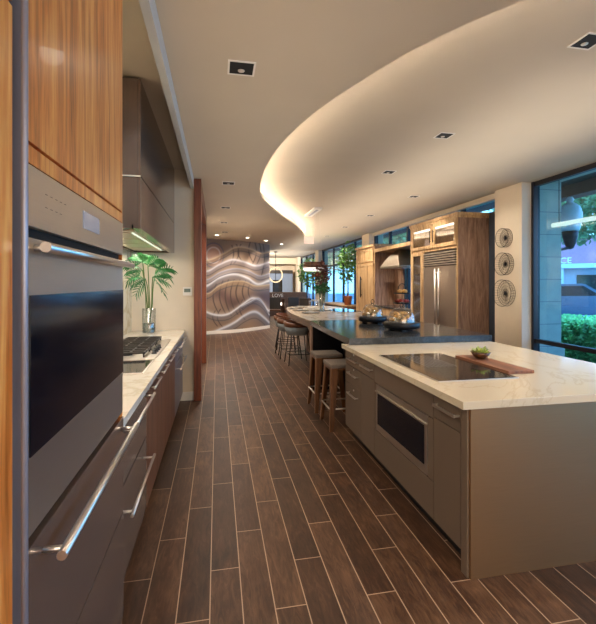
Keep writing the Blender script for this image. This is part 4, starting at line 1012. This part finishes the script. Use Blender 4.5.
t = thing('glass_reflection', (5.01, 2.2, 2.39), 'long warm glowing tube standing in for a reflection in the large window', 'light'); obj('tube', bm, 'reflectwarm', t)
bm = nb()
for y in (0.0, 2.5, 5.3): tube(bm, [(5.01, y, 2.42), (5.01, y, 3.25)], 0.006, 5)  # rods added only to carry the reflection tube
obj('added_hanger', bm, 'black', t)
bm = nb(); box(bm, 7.0, 7.75, 2.0, 9.2, -0.15, 0.72); 
n0 = 7000
for _ in range(n0):
    sd = random.random(); y = random.uniform(2.0, 9.2)
    if sd < 0.5: p = Vector((random.uniform(6.95, 7.8), y, 0.70+random.uniform(0, 0.12)))
    else: p = Vector((6.99-random.uniform(-0.02, 0.08), y, random.uniform(-0.1, 0.75)))
    d = Vector((random.gauss(0, 1), random.gauss(0, 1), random.gauss(0, 1))).normalized(); s = d.orthogonal().normalized()*0.03; d = d*0.09
    vs = [bm.verts.new(q_) for q_ in (p, p+d*0.5+s, p+d, p+d*0.5-s)]; bm.faces.new(vs)
o = single('hedge', bm, 'hedge', 'clipped green hedge outside the large window', 'hedge'); o['kind'] = 'stuff'
# urn lamp on a post
ux, uy = 5.84, 5.95
t = thing('lantern', (ux, uy, 2.05), 'pale urn-shaped lantern on a dark bracket fixed to the stone pier outside', 'outdoor lamp')
M['urn'] = plain('frosted_lantern', '#cfd8e4', 0.4)
k_ = 0.885; bm = nb(); lathe(bm, (ux, uy, 2.39), [(r_*k_, z_*k_) for r_, z_ in [(0, 0), (0.14, 0), (0.165, 0.04), (0.20, 0.22), (0.205, 0.33), (0.18, 0.42), (0.165, 0.44), (0.17, 0.455), (0.10, 0.52), (0.05, 0.55), (0.07, 0.60), (0.04, 0.65), (0, 0.66)]], 24); obj('globe', bm, 'urn', t)
bm = nb(); lathe(bm, (ux, uy, 2.08), [(0, 0), (0.05, 0.02), (0.09, 0.12), (0.115, 0.22), (0.125, 0.30), (0, 0.309)], 16); tube(bm, catmull([(5.43, uy, 2.2), (5.6, uy, 2.08), (ux, uy, 2.12)], 5), 0.025, 8)
obj('bracket', bm, 'frame', t)
# car
t = thing('car', (15.0, 15.4, -0.14), 'dark car parked on the street outside the large window', 'car')
Rt = Matrix.Translation((15.0, 15.4, -0.14)) @ Matrix.Rotation(-0.5, 4, 'Z')
prof = [(-2.3, 0.35), (-2.35, 0.8), (-2.2, 1.05), (-1.95, 1.12), (-1.3, 1.62), (0.35, 1.66), (1.15, 1.15), (2.1, 1.0), (2.35, 0.75), (2.35, 0.35)]
bm = nb(); extr(bm, prof, (0, -0.9, 0), (1, 0, 0), (0, 0, 1), (0, 1, 0), 1.8); bmesh.ops.bevel(bm, geom=list(bm.edges), offset=0.05, segments=2, affect='EDGES'); bm.transform(Rt); cb_ = obj('body', bm, 'carpaint', t)
bm = nb(); extr(bm, [(-1.6, 1.12), (-1.2, 1.54), (0.3, 1.57), (0.92, 1.16)], (0, -0.915, 0), (1, 0, 0), (0, 0, 1), (0, 1, 0), 1.83)
extr(bm, [(1.16, 1.18), (0.45, 1.62), (0.40, 1.60), (1.1, 1.16)], (0.02, -0.78, 0), (1, 0, 0), (0, 0, 1), (0, 1, 0), 1.56); bm.transform(Rt); obj('windows', bm, 'ovenglass', t)
for a in (-1.45, 1.45):
    for b in (-0.92, 0.74):
        bm = nb(); lathe(bm, (0, 0, 0), [(0, 0), (0.2, 0), (0.22, 0.02), (0.34, 0.02), (0.34, 0.18), (0, 0.18)], 22); bm.transform(Rt @ Matrix.Translation((a, b+0.18, 0.34)) @ Matrix.Rotation(PI/2, 4, 'X')); obj('wheel', bm, 'black', t)
bm = nb(); box(bm, 2.30, 2.38, 0.5, 0.8, 0.72, 0.86, 0.01); box(bm, 2.30, 2.38, -0.8, -0.5, 0.72, 0.86, 0.01); bm.transform(Rt); obj('headlights', bm, 'urn', t)
# building across the street
t = thing('building', (32, 30, -0.15), 'pale low building with a pink sloping roof across the street', 'building')
RB = Matrix.Translation((29.0, 28.0, -0.15)) @ Matrix.Rotation(-0.75, 4, 'Z')
bm = nb(); box(bm, -12, 14, 1.0, 9, 0, 3.1); bm.transform(RB); obj('wall', bm, 'bldg', t)
bm = nb(); vs = [bm.verts.new(v) for v in ((-13, 0, 3.15), (15, 0, 3.15), (15, 4.5, 5.9), (-13, 4.5, 5.9), (-13, 0, 3.0), (15, 0, 3.0), (15, 9, 3.0), (-13, 9, 3.0))]
for f in ((0, 1, 2, 3), (4, 5, 1, 0), (2, 6, 7, 3), (4, 7, 6, 5), (1, 5, 6, 2), (0, 3, 7, 4)): bm.faces.new([vs[i] for i in f])
bm.transform(RB); rf = obj('roof', bm, 'roofpink', t)
bm = nb(); box(bm, -13, 15, -0.08, 0, 2.95, 3.3); bm.transform(RB); obj('gutter', bm, 'urn', t)
for k in range(6): bm = nb(); box(bm, -10+4*k, -9.5+4*k, 0.2, 0.7, 0, 3.0); bm.transform(RB); obj('column', bm, 'urn', t)
for k in range(5): bm = nb(); box(bm, -8.6+4*k, -7+4*k, 0.93, 1.02, 0.8, 2.4); bm.transform(RB); obj('window', bm, 'cookglass', t)
me = text_mesh('ICE', 0.68, 0.03, (0, 0, 0), (PI/2, 0, 0)); me.transform(RB @ Matrix.Translation((-1.45, 0.3, 3.36))); M['signwhite'] = plain('white_sign_letters', '#f2f2f2', 0.5); me.materials.append(M['signwhite'])
me.transform(Matrix.Translation(-LOC[t.name])); o = bpy.data.objects.new('lettering', me); COL.objects.link(o); o.parent = t; o['label'] = 'white roof letters'
# trees outside
def out_tree(x, y, h, r, lb):
    t = thing('street_tree', (x, y, -0.15), lb, 'tree', 'trees outside the windows')
    bm = nb(); tube(bm, [(x, y, -0.15), (x+0.1, y, h*0.5), (x, y+0.1, h*0.75)], [0.16, 0.12, 0.07], 8)
    for k in range(4): a = k*1.6+0.5; tube(bm, [(x+0.05, y, h*0.5), (x+r*0.5*math.cos(a), y+r*0.5*math.sin(a), h*0.75)], [0.07, 0.03], 6)
    obj('trunk', bm, 'bark', t); bm = nb()
    for k in range(7):
        a = k*0.9; leafcloud(bm, (x+r*0.5*math.cos(a), y+r*0.5*math.sin(a), h*0.72+0.3*math.sin(k*2)), (r*0.6, r*0.6, r*0.55), 560, 0.24)
    obj('crown', bm, 'treeleaf', t)
out_tree(10.5, 9.2, 5.6, 2.1, 'leafy tree just outside, above the urn lantern')
out_tree(13.0, 14.5, 6.4, 2.6, 'leafy tree across the road, seen through the large window')
out_tree(9.0, 17.0, 5.2, 2.0, 'leafy tree outside the windows above the cooking bay')
out_tree(8.5, 23.0, 5.0, 2.0, 'leafy tree outside the windows beside the pantry')
out_tree(8.0, 31.0, 5.2, 2.2, 'leafy tree outside the windows at the far end')
out_tree(12.5, 26.0, 5.6, 2.4, 'leafy tree farther out beyond the pantry windows')
